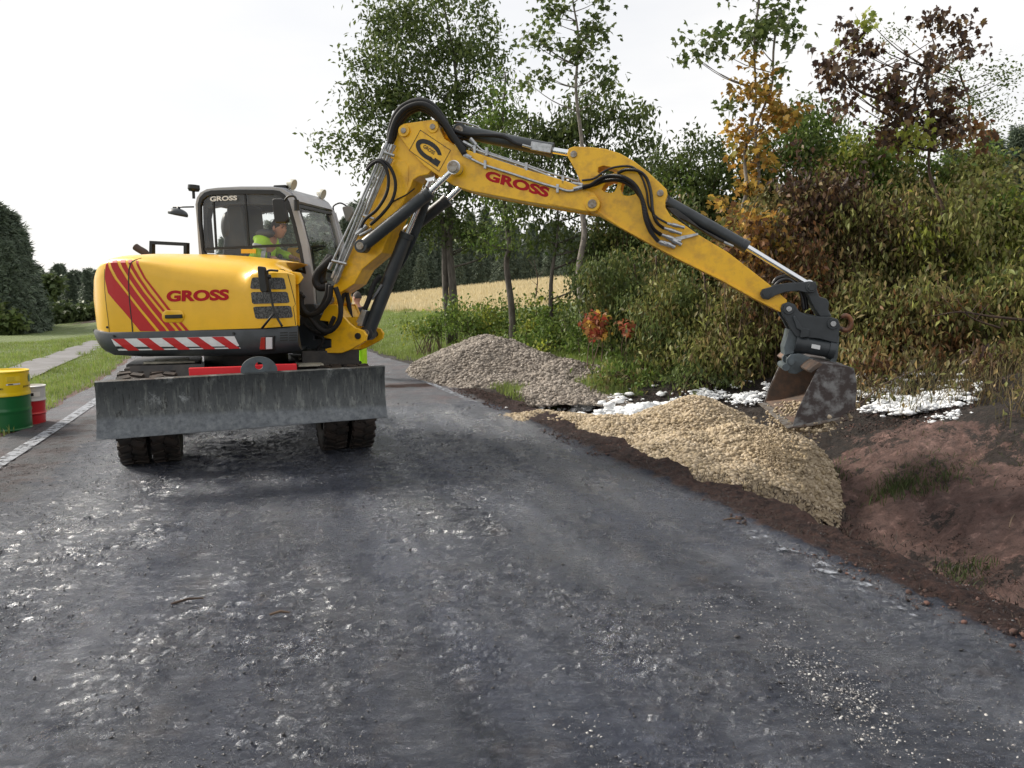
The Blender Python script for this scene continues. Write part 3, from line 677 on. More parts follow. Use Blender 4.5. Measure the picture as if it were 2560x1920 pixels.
# roof, rear posts, front posts as one shell between the two side frames
def shell(mb, outer, inner, i0, i1, y0, y1):
    P = [outer[i] for i in range(i0, i1+1)]+[inner[i] for i in range(i1, i0-1, -1)]; return mb.prism(P, y0, y1)
roofo = [(597, 215), (604, 190), (622, 164), (655, 146), (700, 139), (820, 133), (1000, 133), (1052, 141), (1090, 166), (1118, 210)]
roofi = [(618, 225), (622, 195), (640, 176), (668, 162), (705, 157), (820, 154), (1000, 154), (1040, 160), (1070, 180), (1094, 215)]
ro_, ri_ = prof(r1, roofo, LN), prof(r1, roofi, LN)
shell(cab, ro_, ri_, 0, 9, LN+.05, LF-.05)
cab = cab.build("cab_frame", CAB, EX, bevel=.006)
MB().prism(cm, LN-.006, LN+.04, [ci[::-1]]).prism(cm, LF-.04, LF+.006, [ci[::-1]]).build("window_seal", BLK, cab)
# headliner and dark rear posts
hl = prof(r1, [(622, 230), (640, 190), (680, 166), (1000, 162), (1040, 168), (1068, 205), (1040, 215), (1000, 226), (760, 226), (650, 245), (640, 300), (655, 480), (628, 480)], LN)
MB().prism(hl, LN+.055, LN+.16).prism(hl, LF-.16, LF-.055).build("interior_lining", BLK, cab)
MB().prism(prof(r1, [(640, 190), (680, 166), (1000, 162), (1040, 168), (1068, 205), (1040, 190), (1000, 185), (700, 190), (650, 205)], LN), LN+.16, LF-.16).build("headliner", BLK, cab)
# the front: windscreen surround
fr = prof(r1, [(1094, 215), (1118, 210), (1150, 320), (1180, 440), (1205, 600), (1217, 760), (1190, 760), (1178, 600), (1152, 445), (1124, 330)], LN)
(f_a, z_a), (f_b, z_b) = fr[1], fr[5]
def onfront(z):      # f of the front surface at height z
    pts = sorted([(p[1], p[0]) for p in fr[1:6]]); return float(np.interp(z, [p[0] for p in pts], [p[1] for p in pts]))
ztop, zbot = fr[1][1]-.03, fr[5][1]+.0
def front_ring(y0, y1, z0, z1, t, th, nm, m, parent, dx=0):
    mb = MB(); zs = np.linspace(z0, z1, 10)
    def slab(ya, yb, za, zb):
        Z_ = np.linspace(za, zb, 8); o = []
        for z in Z_: 
            f = onfront(z)+dx
            o += [(f, ya, z), (f, yb, z), (f-th, yb, z), (f-th, ya, z)]
        fs = [(0, 1, 2, 3), (28, 29, 30, 31)]
        for i in range(7):
            for j in range(4): fs.append((i*4+j, i*4+(j+1) % 4, (i+1)*4+(j+1) % 4, (i+1)*4+j))
        mb.add(o, fs)
    slab(y0, y0+t, z0, z1); slab(y1-t, y1, z0, z1); slab(y0+t, y1-t, z1-t, z1); slab(y0+t, y1-t, z0, z0+t)
    return mb.build(nm, m, parent)
front_ring(LN+.05, LF-.05, zbot, ztop, .035, .05, "windscreen_seal", BLK, cab, -.01)
front_ring(LF-.11, LF+.0, zbot, ztop, .05, .06, "corner_post", CAB, cab, .004)
gw = MB(); Z_ = np.linspace(zbot, ztop, 10); vs = []
for z in Z_: vs += [(onfront(z)-.03, LN+.06, z), (onfront(z)-.03, LF-.06, z)]
gw.add(vs, [(2*i, 2*i+1, 2*i+3, 2*i+2) for i in range(9)]).build("windscreen", GLS, cab, smooth=True)
for la, nm in ((LN+.015, "side_window"), (LF-.015, "side_window")):
    MB().add([(p[0], la, p[1]) for p in ci], [tuple(range(len(ci)))]).build(nm, GLS, cab)
bar = MB()
def barpx(a, b, w, la=LN+.005, d=.02):
    A, B_ = SL(r1(*a), la), SL(r1(*b), la); dv = (B_-A).normalized(); nn = Vector((-dv.z, 0, dv.x))*w/2; e = Vector((0, d, 0))
    bar.add([A+nn, A-nn, B_-nn, B_+nn, A+nn+e, A-nn+e, B_-nn+e, B_+nn+e], [(0, 1, 2, 3), (4, 5, 6, 7), (0, 1, 5, 4), (1, 2, 6, 5), (2, 3, 7, 6), (3, 0, 4, 7)])
barpx((645, 461), (1140, 438), .030); barpx((688, 182), (704, 452), .020, d=.022); barpx((853, 178), (875, 446), .020, d=.024); bar.build("sliding_window_bar", BLK, cab)
MB().add([SL(r1(*p), LN-.002) for p in ((835, 462), (912, 462), (912, 484), (835, 484))], [(0, 1, 2, 3)]).build("yellow_sticker", mat("sticker_yellow", (.85, .45, .02), .5), cab)
letter("GROSS", [r2(402, 350), r2(724, 334), r2(724, 278), r2(402, 290)], LN-.004, WHT, cab, fat=.035)
v2, f2 = text2d("GROSS", 1, .01); cq = [SL(p, LF-.02) for p in (r2(1170, 500), r2(925, 503), r2(925, 452), r2(1170, 448))]
MB().add([quadmap(cq, *v) for v in v2], f2).build("lettering", BLK, cab)
# floor, seat, console, steering wheel
a_, b_ = SL(r1(640, 560), .2), SL(r1(1190, 600), .2)
MB().box(((a_.x+b_.x)/2, .63, 1.55), (b_.x-a_.x, .9, .62)).build("cab_base", CAB, EX, bevel=.02)
fs_ = SL(r1(830, 480), .6)
seat = MB().prism(prof(r1, [(765, 520), (790, 250), (830, 215), (870, 235), (880, 330), (905, 480), (1000, 500), (1000, 540), (765, 545)], .55), .42, .88).build("seat", BLK, cab, bevel=.03, seg=3)
mb = MB(); cc = SL(r1(775, 350), .5); ell(mb, cc, (.10, .10, .20)); mb.build("head_restraint", BLK, cab, smooth=True)
sc = SL(r2(1600, 915), .62); mb = MB(); P = []
Rw = Matrix.Rotation(R(-12), 3, 'Y')
P = [sc+Rw @ Vector((.17*math.cos(t), .17*math.sin(t), 0)) for t in np.linspace(0, 2*math.pi, 25)]; mb.tube(P, .014, 8); mb.cyl(sc, sc+Vector((.05, 0, -.4)), .025)
for t in (0, 2.1, 4.2): mb.cyl(sc, sc+Rw @ Vector((.17*math.cos(t), .17*math.sin(t), 0)), .012, seg=6)
mb.build("steering_wheel", BLK, cab, smooth=True)
mb = MB(); c = SL(r2(1235, 1010), .40); mb.cyl(c+Vector((0, 0, -.22)), c+Vector((0, 0, .0)), .014); ell(mb, c, (.03, .03, .04)); mb.build("joystick", BLK, cab, smooth=True)
MB().box(SL(r2(1430, 990), .95), (.22, .1, .2)).build("side_console", YEL, cab, bevel=.02)
# roof lamps
for p in ((1108, 125), (1262, 175)):
    la = LN+.12 if p[0] < 1200 else LF-.15
    c = SL(r1(p[0]-10, p[1]), la); mb = MB(); Rl = Matrix.Rotation(R(20), 3, 'Y')
    mb.lathe([(.0, -.05), (.035, -.05), (.06, .0), (.065, .03), (.05, .032), (0, .02)], 20)
    mb.v = [tuple(c+Rl @ Vector((v[2], v[1], v[0]))) for v in mb.v]; mb.cyl(c, c+Vector((-.06, 0, -.08)), .014, seg=8); mb.box(c+Vector((-.09, 0, -.085)), (.11, .05, .03))
    mb.build("roof_lamp", mat("lamp_shell", (.55, .53, .45), .35, metal=.3), EX, auto=40)
MB().box(SL(r1(1045, 140), LN+.1), (.16, .1, .035)).build("roof_bracket", BLK, EX, bevel=.01)
# mirrors at the cab
def mirror(name, rf, quad, la, th, m, parent, arm=None, ar=.012, mglass=False):
    P = rq(quad, .22, 5); P = prof(rf, P, la); o = MB().prism(P, la, la+th).build(name, m, parent, bevel=.02, seg=3)
    if arm: pipe("mirror_arm", [SL(rf(*p), la+th/2) for p in arm], ar, BLK, o)
    return o
mirror("side_mirror", r2, [(1128, 312), (1270, 312), (1318, 598), (1165, 606)], LN-.32, .07, BLK, EX, [(1285, 440), (1230, 435), (1285, 430), (1285, 350), (1330, 292), (1400, 290), (1430, 340)])
mb = MB(); A = SL(r2(1425, 330), LN-.05); mb.tube([A, A+Vector((.0, -.0, -.12))], .03, 8); mb.build("mirror_bracket", BLK, EX)
mirror("side_mirror", r2, [(1962, 410), (2075, 405), (2090, 480), (2020, 600)], LF+.14, .07, mat("mirror_shell_grey", (.2, .2, .19), .5), EX, [(2060, 440), (2000, 390), (1940, 368), (1870, 400), (1865, 450), (1890, 520)], .01)
mirror("side_mirror", r6, [(1264, 128), (1310, 135), (1337, 318), (1285, 312)], -1.34, .06, BLK, EX)
pipe("mirror_arm", [SL(r6(*p), -1.24) for p in ((1415, 163), (1352, 160), (1340, 185), (1358, 300), (1390, 455), (1445, 560))], .0115, BLK, EX)
pipe("mirror_arm", [SL(r6(*p), -1.24) for p in ((1392, 462), (1300, 575))], .0115, BLK, EX, sp_=False)
mb = MB().cyl(SL(r6(1320, 205), -1.29), SL(r6(1360, 205), -1.24), .022); mb.build("mirror_joint", BLK, EX)
pipe("hand_rail", [SL(r1(*p), 1.2) for p in ((1322, 395), (1345, 385), (1360, 400), (1352, 450), (1335, 500))], .012, CAB, EX)

# ---- boom
def pin(p, la0, la1, r_, m, parent, name="pin", collar=None, cm_=None):
    c = SL(p, la0) if not isinstance(p, Vector) else p
    mb = MB().cyl(Vector((c.x, la0, c.z)), Vector((c.x, la1, c.z)), r_, seg=24); o = mb.build(name, m, parent, bevel=.004)
    if collar:
        MB().cyl(Vector((c.x, la0+.012, c.z)), Vector((c.x, la1-.012, c.z)), collar, seg=28).build("pin_boss", cm_ or YELD, parent, bevel=.005)
    return o
LBp = [(175, 1335), (140, 1300), (150, 1262), (213, 1195), (300, 985), (400, 750), (470, 560), (545, 400), (588, 300), (600, 250), (628, 222), (720, 235), (790, 380), (805, 500), (780, 527), (725, 538), (690, 560), (672, 610), (610, 740), (545, 880), (498, 1005), (380, 1105), (330, 1195), (235, 1255), (215, 1320)]
lb = MB().prism(prof(r3, LBp, -.165), -.165, .165).build("lower_boom", YELD, EX, bevel=.008)
# raised panel on the side of the lower boom
rp_ = prof(r3, [(570, 470), (600, 440), (640, 445), (665, 480), (662, 560), (655, 600), (668, 615), (600, 745), (530, 890), (440, 905), (420, 870), (480, 720)], -.165)
MB().prism(rp_, -.172, -.165).build("doubler_plate", YELD, lb, bevel=.004)
UBp = [(125, 305), (132, 268), (165, 245), (365, 218), (398, 234), (413, 285), (445, 350), (520, 398), (640, 440), (1000, 560), (1290, 645), (1400, 688), (1480, 725), (1520, 780), (1512, 830), (1465, 858), (1420, 853), (1000, 783), (620, 710), (500, 670), (410, 612), (300, 532), (205, 430), (130, 330)]
ubp = prof(r4, UBp, -.205)
ub = MB().prism(ubp, -.205, -.17).prism(ubp, .17, .205)
core = prof(r4, [(430, 420), (520, 398), (640, 440), (1000, 560), (1290, 645), (1400, 690), (1440, 740), (1420, 845), (1000, 778), (620, 705), (510, 668), (440, 600)], -.205)
ub = ub.prism(core, -.172, .172).build("upper_boom", YELD, EX, bevel=.007)
MB().prism(prof(r4, [(1200, 720), (1290, 700), (1400, 715), (1450, 735), (1440, 850), (1400, 846), (1160, 800)], -.205), -.211, -.205).build("doubler_plate", YELD, ub, bevel=.004)
letter("GROSS", [r4(722, 634), r4(1160, 760), r4(1176, 690), r4(736, 566)], -.213 if False else -.2075, TXT, ub, fat=.05)
# emblem: framed diamond with a bold letter round the small name
dq = [Vector(r4(200, 432)), Vector(r4(408, 578)), Vector(r4(490, 430)), Vector(r4(278, 288))]   # bl, br, tr, tl
LG = -.2085
def em(u, v): q = quadmap(dq, u, v); return SL((q.x, q.y), LG)
mb = MB(); t = .014; t2 = .022
for (u0, v0, u1, v1) in ((0, 0, 1, t2), (0, 1-t2, 1, 1), (0, t2, t, 1-t2), (1-t, t2, 1, 1-t2)):
    mb.add([em(u0, v0), em(u1, v0), em(u1, v1), em(u0, v1)], [(0, 1, 2, 3)])
vs = []; NN = 40
for i in range(NN+1):
    th = R(20+(302-20)*i/NN); c, s = math.cos(th), math.sin(th)
    vs += [em(.47+.40*c, .48+.37*s), em(.48+.28*c, .48+.19*s)]
mb.add(vs, [(2*i, 2*i+1, 2*i+3, 2*i+2) for i in range(NN)])
mb.add([em(.62, .12), em(.62, .30), em(.72, .30), em(.72, .38), em(.90, .38), em(.90, .12)], [(0, 1, 2, 3, 4, 5)])
mb.build("emblem", BLK, ub)
v2, f2 = text2d("GROSS", 1, .015); MB().add([em(.29+.36*v[0], .44+.15*v[1]) for v in v2], f2).build("lettering", BLK, ub)
# stick
STp = [r4(*p) for p in ((1300, 480), (1293, 450), (1305, 418), (1340, 404), (1450, 408), (1560, 420), (1660, 452), (1760, 508), (1850, 578), (1935, 655), (1980, 700), (1988, 735), (1972, 785), (1972, 825))]+[r5(*p) for p in ((300, 285), (380, 335), (460, 392), (640, 500), (780, 608), (885, 690), (990, 783), (985, 830), (950, 853), (800, 777), (600, 666), (330, 533), (150, 435), (0, 352))]+[r4(*p) for p in ((1472, 856), (1435, 820), (1412, 740), (1400, 690), (1375, 620), (1345, 560))]
H1 = [r4(*p) for p in ((1503, 580), (1510, 548), (1545, 537), (1590, 546), (1642, 574), (1610, 588), (1570, 598), (1530, 606))]
H2 = [r4(*p) for p in ((1532, 700), (1560, 655), (1600, 638), (1645, 638), (1638, 680), (1622, 715), (1590, 726), (1550, 716))]
H3 = [r4(*p) for p in ((1663, 700), (1674, 650), (1690, 638), (1740, 655), (1787, 700), (1762, 735), (1720, 746), (1680, 740))]
LS = -.13
stick = MB().prism(profm(STp, LS), LS, -LS, [profm(h, LS)[::-1] for h in (H1, H2, H3)]).build("stick", YELD, EX, bevel=.006)
fl = profm([r5(*p) for p in ((950, 853), (800, 777), (600, 666), (330, 533), (150, 435), (0, 352))]+[r4(*p) for p in ((1500, 856), (1505, 846))]+[r5(*p) for p in ((0, 338), (150, 422), (330, 519), (600, 652), (800, 763), (955, 842))], LS)
MB().prism(fl, LS-.014, -LS+.014).build("stick_flange", YELD, stick, bevel=.003)
for p, la, r_, col, m in ((r4(160, 292), -.245, .030, .062, STLD), (r4(361, 266), -.23, .030, .062, STLD), (r4(1466, 800), -.245, .045, .075, STLD), (r4(1338, 456), -.15, .034, None, STLD), (r4(1937, 725), -.15, .033, None, STLD), (r3(182, 1292), -.215, .05, .075, STLD), (r3(350, 1513), -.29, .034, None, BLK)):
    c = SL(p, la); pin(Vector((c.x, la, c.z)), la, -la, r_, m, EX, collar=col)
# boom foot bracket
KB = [(118, 1418), (150, 1350), (175, 1322), (225, 1320), (250, 1380), (300, 1435), (335, 1462), (385, 1478), (406, 1508), (400, 1542), (370, 1563), (300, 1600), (250, 1618), (158, 1617), (150, 1592), (190, 1582), (190, 1532), (120, 1520), (118, 1507), (172, 1485), (172, 1425)]
kb = prof(r3, KB, -.27)
MB().prism(kb, -.27, -.225).build("boom_foot_bracket", YELD, EX, bevel=.008); MB().prism(kb, .20, .24).build("boom_foot_bracket", YELD, EX, bevel=.008)
MB().prism(prof(r3, [(185, 1330), (225, 1330), (260, 1400), (270, 1605), (190, 1605)], -.25), -.225, .20).build("bracket_core", YELD, EX)
# cylinders
def hcyl(base, mid, end, la, rb, rr, name="boom_cylinder", m=GRY, lfz=None, lug=True, rend=None):
    if lfz is None: A, M_, E = SL(base, la), SL(mid, la), SL(end, la)
    else: A, M_, E = [Vector((q.x, la, q.z)) for q in lfz]
    d = (E-A).normalized()
    mb = MB().tube([A+d*.03, M_-d*.06, M_-d*.06, M_], [rb, rb, rb*1.09, rb*1.09], 24)
    if lug: mb.cyl(A-Vector((0, rb*.9, 0)), A+Vector((0, rb*.9, 0)), rb*1.08, seg=24)
    o = mb.build(name, m, EX, bevel=.004, auto=40)
    mb = MB().cyl(M_, E, rr, seg=16); mb.cyl(E-Vector((0, rb*.7, 0)), E+Vector((0, rb*.7, 0)), rend or rr*1.7, seg=20); mb.build("piston_rod", CHR, o, auto=40)
    MB().cyl(A-Vector((0, rb*1.15, 0)), A+Vector((0, rb*1.15, 0)), rb*.62, seg=18).build("pin", STLD, o, bevel=.003)
    return A, M_, E
n1 = hcyl(r3(382, 966), r3(795, 632), r3(945, 487), -.30, .066, .030, rend=.07)
hcyl(0, 0, 0, .30, .066, .030, lfz=n1, rend=.07)
pin(n1[2], -.39, .39, .055, STLD, EX, collar=.062, cm_=STL)
hcyl(r3(415, 1495), r3(655, 885), r3(800, 540), -.02, .074, .034)
gp = prof(r3, [(597, 1085), (622, 1112), (665, 1040), (740, 880), (800, 705), (805, 640), (770, 640), (715, 800)], .10)
MB().prism(gp, .05, .065).build("cylinder_guard", GRY, EX, bevel=.003)
hcyl(r4(560, 300), r4(1195, 432), r4(1338, 456), -.0, .070, .034, "stick_cylinder", rend=.05)
MB().box(SL(r4(1115, 412), -.06), (.22, .05, .085), Matrix.Rotation(R(12), 3, 'Y')).build("valve_block", STL, EX, bevel=.006)
hcyl(r5(262, 190), r5(755, 470), r5(1115, 690), -.0, .058, .030, "bucket_cylinder", rend=.045)
MB().prism(prof(r5, [(268, 230), (330, 240), (400, 290), (470, 350), (640, 440), (600, 440), (560, 420), (480, 370), (400, 320), (330, 290)], -.05), -.06, .06).build("cylinder_shroud", BLKM, EX, bevel=.01)
# fittings
for (a, b, la, r_) in ((r3(410, 840), r3(345, 895), -.24, .028), (r3(440, 860), r3(365, 900), -.26, .018), (r3(470, 1170), r3(350, 1430), -.12, .016), (r3(500, 1200), r3(440, 1290), -.10, .016), (r4(985, 395), r4(1045, 412), -.1, .014), (r5(615, 440), r5(670, 465), -.09, .016)):
    MB().cyl(SL(a, la), SL(b, la), r_, seg=8).build("hydraulic_fitting", STL, EX)
MB().prism(prof(r3, [(378, 1355), (405, 1360), (375, 1455), (345, 1450)], -.14), -.14, -.05).build("valve_block", STL, EX, bevel=.004)
# ---- hoses and pipes
for i, (a, b) in enumerate((((196, 1158), (532, 332)), ((206, 1180), (548, 338)), ((216, 1190), (563, 345)), ((226, 1180), (578, 348)), ((176, 1105), (520, 340)), ((240, 1120), (560, 430)))):
    A, B_ = SL(r3(*a), -.235+.02*(i % 2)), SL(r3(*b), -.235+.02*(i % 2)); mid = A.lerp(B_, .45)+Vector((.004*i, 0, 0))
    mb = MB().tube([A, mid, B_], .0125, 8)
    for q0, q1 in ((A, A.lerp(B_, .05)), (B_.lerp(A, .04), B_)): mb.cyl(q0, q1, .02, seg=6)
    mb.build("steel_pipe", STL, EX, auto=40)
for t in ((255, 1065, 60), (430, 790, 45), (555, 405, 40)):
    A = SL(r3(t[0]-t[2], t[1]-12), -.24); B_ = SL(r3(t[0]+t[2]*.5, t[1]+10), -.24); MB().cyl(A, B_, .018, seg=6).build("pipe_clamp", STL, EX)
def hose(rf, pts, la, r_, m=HOSE, name="hose", parent=EX, n=8):
    return pipe(name, [SL(rf(*p[:2]), p[2] if len(p) > 2 else la) for p in pts], r_, m, parent, 10, n=n)
for j, (dx, dy, la, r_) in enumerate(((0, 0, -.24, .030), (14, 14, -.20, .028), (-10, -20, -.10, .028), (22, 30, -.14, .026), (4, -26, .05, .028))):
    hose(r3, [(548+dx*.3, 338), (556+dx, 280+dy*.4), (590+dx, 185+dy), (650+dx*.8, 122+dy), (735, 98+dy), (810-dx*.3, 130+dy), (880, 210+dy*.7), (940, 300+dy*.4+j*4), (1005+j*6, 405-j*22)], la, r_)
hose(r4, [(400, 190), (500, 285), (600, 320), (740, 325), (850, 335), (930, 380), (990, 398)], -.08, .020)
hose(r4, [(380, 200), (480, 300), (560, 345), (700, 322), (860, 330), (940, 385), (1040, 425)], -.03, .020)
hose(r3, [(408, 492), (430, 458), (480, 440), (530, 460), (568, 520), (583, 600), (560, 690), (500, 770), (430, 835)], -.29, .017)
hose(r3, [(404, 505), (440, 465), (480, 448), (520, 480), (540, 560), (525, 650), (470, 740), (400, 800), (372, 852)], -.31, .017)
hose(r3, [(540, 710), (590, 680), (650, 650), (700, 612)], -.18, .007)
hose(r1, [(1288, 640), (1280, 700), (1250, 765), (1195, 805), (1145, 790), (1120, 745), (1128, 700), (1150, 695)], -.36, .030)
hose(r1, [(1302, 650), (1290, 725), (1235, 790), (1185, 800), (1155, 765), (1148, 720), (1160, 702)], -.40, .028)
hose(r1, [(1325, 660), (1350, 745), (1345, 830), (1300, 885), (1250, 880), (1205, 830), (1180, 790)], -.38, .028)
hose(r1, [(1315, 505), (1270, 545), (1232, 585), (1222, 630), (1245, 662), (1290, 655)], -.20, .042)
hose(r1, [(1300, 500), (1262, 560), (1250, 610), (1262, 640)], -.12, .05)
hose(r3, [(265, 1240), (250, 1330), (270, 1400), (300, 1420)], -.05, .03); hose(r3, [(285, 1250), (300, 1330), (310, 1400)], -.0, .025)
hose(r3, [(490, 1145), (450, 1200), (420, 1290), (395, 1350)], -.13, .028)
hose(r3, [(210, 1395), (150, 1500), (60, 1470)], -.3, .024); hose(r1, [(1160, 850), (1230, 905), (1262, 930), (1230, 990)], -.3, .016)
# pipes on the upper boom
hose(r4, [(585, 462), (640, 495), (720, 532), (900, 590), (1100, 655), (1230, 692), (1300, 712), (1350, 705), (1395, 688)], -.235, .014, STL, "steel_pipe")
hose(r4, [(590, 385), (660, 425), (740, 455), (1020, 548), (1260, 645), (1395, 672)], -.18, .013, STL, "steel_pipe")
hose(r4, [(640, 365), (700, 425), (760, 450), (1010, 532), (1180, 590), (1370, 642)], -.14, .011, STL, "steel_pipe")
hose(r4, [(600, 400), (700, 455), (1000, 560), (1280, 655)], -.16, .010, STL, "steel_pipe")
for p, la in (((728, 530), -.24), ((1228, 695), -.24), ((738, 440), -.19), ((1012, 545), -.19), ((1265, 635), -.19), ((655, 425), -.19)):
    MB().box(SL(r4(*p), la), (.028, .03, .085)).build("pipe_clamp", STL, EX, bevel=.004)
for p0, p1, la in (((575, 375), (640, 410), -.18), ((625, 350), (665, 395), -.14), ((580, 458), (632, 485), -.235), ((1340, 700), (1400, 685), -.235), ((1330, 660), (1400, 672), -.18)):
    MB().cyl(SL(r4(*p0), la), SL(r4(*p1), la), .022, seg=6).build("hydraulic_fitting", STL, EX)
hose(r4, [(515, 232), (580, 240), (660, 262), (690, 278), (718, 308)], .1, .009, STL, "guard_rod")
def ribbed(pts, la, r_):
    P = spline([SL(r4(*p), la) for p in pts], 26); rr = [r_*(1.0 if i % 2 else .84) for i in range(len(P))]
    return MB().tube(P, rr, 10).build("ribbed_hose", HOSER, EX, auto=50)
ribbed([(1400, 690), (1460, 672), (1520, 630), (1590, 608), (1680, 618), (1760, 670), (1812, 770), (1835, 900), (1870, 990), (1925, 1062)], -.24, .024)
ribbed([(1400, 682), (1480, 668), (1560, 640), (1660, 640), (1750, 690), (1815, 780), (1850, 900), (1890, 975), (1945, 1018)], -.20, .022)
ribbed([(1640, 590), (1700, 566), (1780, 572), (1840, 620), (1872, 720), (1885, 850), (1915, 930), (1965, 972)], -.19, .018)
hose(r4, [(1395, 640), (1480, 625), (1560, 570), (1640, 545), (1740, 545), (1800, 600), (1840, 700), (1860, 820), (1910, 890), (1990, 938)], -.17, .011, HOSER)
for (a, b, r_) in (((1920, 1058), (1985, 1085), .024), ((1940, 1012), (2080, 1062), .022), ((1962, 968), (2085, 1008), .019), ((1985, 936), (2105, 966), .018), ((1960, 1065), (2040, 1102), .024), ((2000, 1040), (2085, 1085), .024)):
    A, B_ = SL(r4(*a), -.19), SL(r4(*b), -.19); mb = MB().tube([A, A.lerp(B_, .3), A.lerp(B_, .3), A.lerp(B_, .62), A.lerp(B_, .62), B_], [r_*.8, r_*.8, r_*1.1, r_*1.1, r_*.85, r_*.85], 8); mb.build("hose_coupling", STL, EX, auto=30)
MB().prism(prof(r5, [(460, 385), (465, 396), (360, 425), (330, 425), (320, 412), (370, 402)], -.16), -.165, -.14).build("coupling_bracket", STL, EX)
hose(r5, [(300, 255), (360, 310), (420, 360), (520, 440), (640, 520), (760, 610), (870, 695)], -.10, .009, BLK)
hose(r5, [(905, 690), (930, 655), (985, 642), (1040, 665), (1085, 730), (1100, 790), (1105, 840)], .03, .020, HOSER); hose(r5, [(915, 700), (950, 668), (1000, 660), (1050, 700), (1080, 770), (1090, 840)], -.02, .018, HOSER)
# ---- linkage and tilting coupler
LK = [(832, 745), (842, 718), (880, 708), (930, 690), (1000, 680), (1080, 678), (1120, 670), (1160, 675), (1168, 705), (1150, 738), (1110, 740), (1060, 728), (980, 735), (920, 755), (880, 780), (845, 775)]
lk = prof(r5, LK, -.18); MB().prism(lk, -.18, -.145).prism(lk, .145, .18).build("bucket_link", GRY, EX, bevel=.006)
L2 = [(1105, 735), (1165, 712), (1180, 760), (1225, 775), (1240, 800), (1235, 840), (1255, 880), (1185, 880), (1150, 830)]
MB().prism(prof(r5, L2, -.12), -.12, .12).build("bucket_link", GRY, EX, bevel=.008)
TB = [(952, 830), (962, 806), (998, 793), (1035, 808), (1062, 848), (1100, 868), (1145, 880), (1240, 880), (1290, 895), (1305, 930), (1292, 1040), (1250, 1030), (1180, 1012), (1100, 1005), (1040, 1000), (1010, 955), (985, 905), (960, 870)]
tb = prof(r5, TB, -.17); tilt = MB().prism(tb, -.17, -.13).prism(tb, .13, .17).build("tilt_bracket", GRY, EX, bevel=.008)
MB().prism(prof(r5, [(1020, 880), (1035, 875), (1075, 945), (1120, 955), (1115, 1000), (1065, 1005), (1070, 965), (1045, 950)], -.17), -.20, -.17).build("stiffener", GRY, tilt, bevel=.005)
MB().prism(prof(r5, [(1040, 850), (1240, 890), (1280, 1020), (1060, 1000)], -.13), -.13, .13).build("tilt_core", GRY, tilt)
for p, r_ in (((1000, 835), .042), ((1262, 923), .042)):
    c = SL(r5(*p), -.18); MB().cyl(Vector((c.x, -.205, c.z)), Vector((c.x, .205, c.z)), .026, seg=20).build("pin", STL, EX, bevel=.003); MB().cyl(Vector((c.x, -.19, c.z)), Vector((c.x, .19, c.z)), .052, seg=24).build("pin_boss", GRY, EX, bevel=.004)
for p in ((864, 745), (1134, 706)):
    c = SL(r5(*p), -.19); mb = MB().cyl(Vector((c.x, -.215, c.z)), Vector((c.x, .215, c.z)), .036, seg=6); mb.cyl(Vector((c.x, -.20, c.z)), Vector((c.x, .20, c.z)), .050, seg=20); mb.build("pin", GRY, EX, bevel=.003)
A, B_ = SL(r5(1035, 1035), -.10), SL(r5(1268, 1078), -.10); mb = MB().tube([A, A.lerp(B_, .12), A.lerp(B_, .12), A.lerp(B_, .3), A.lerp(B_, .3), A.lerp(B_, .85), A.lerp(B_, .85), B_], [.098, .098, .092, .092, .084, .084, .095, .095], 32); rot = mb.build("tilt_actuator", GRY, EX, auto=30)
MB().add([SL(r5(*p), -.192) for p in ((1132, 1066), (1184, 1076), (1187, 1052), (1137, 1042))], [(0, 1, 2, 3)]).build("type_plate", WHT, rot)
MB().prism(prof(r5, [(1000, 955), (1050, 965), (1052, 1075), (1025, 1100), (975, 1110), (972, 1060), (990, 1000)], -.15), -.15, .15).build("tilt_end_plate", LGR, EX, bevel=.008)
MB().prism(prof(r5, [(1280, 985), (1300, 1000), (1290, 1120), (1275, 1162), (1232, 1155), (1262, 1120), (1270, 1040)], -.15), -.15, .15).build("tilt_end_plate", LGR, EX, bevel=.006)
QC = [(985, 1132), (1010, 1103), (1060, 1098), (1110, 1115), (1180, 1150), (1110, 1185), (1045, 1222), (1000, 1215), (985, 1175)]
qc = prof(r5, QC, -.17); MB().prism(qc, -.17, -.13).prism(qc, .13, .17).prism(prof(r5, [(1000, 1125), (1100, 1120), (1130, 1160), (1045, 1205)], -.15), -.13, .13).build("quick_coupler", LGR, EX, bevel=.007)
c = SL(r5(955, 1170), 0); MB().cyl(Vector((c.x+.02, -.2, c.z)), Vector((c.x+.02, .2, c.z)), .035, seg=16).build("coupler_hook", LGR, EX)
MB().cyl(SL(r5(1015, 1148), -.185), SL(r5(1015, 1148), -.165), .03, seg=18).build("pin", LGR, EX)
P = [SL(r5(1335+34*math.cos(t), 918-44*math.sin(t)), -.02) for t in np.linspace(R(140), R(-150), 16)]; P = [SL(r5(1305, 965), -.02)]+P[::-1]
MB().tube(P, [.022]+[.024]*14+[.020, .012], 10).build("lifting_hook", mat("hook_steel", (.09, .08, .075), .5, metal=.3, col2=(.25, .09, .03), vscale=6), EX, smooth=True)
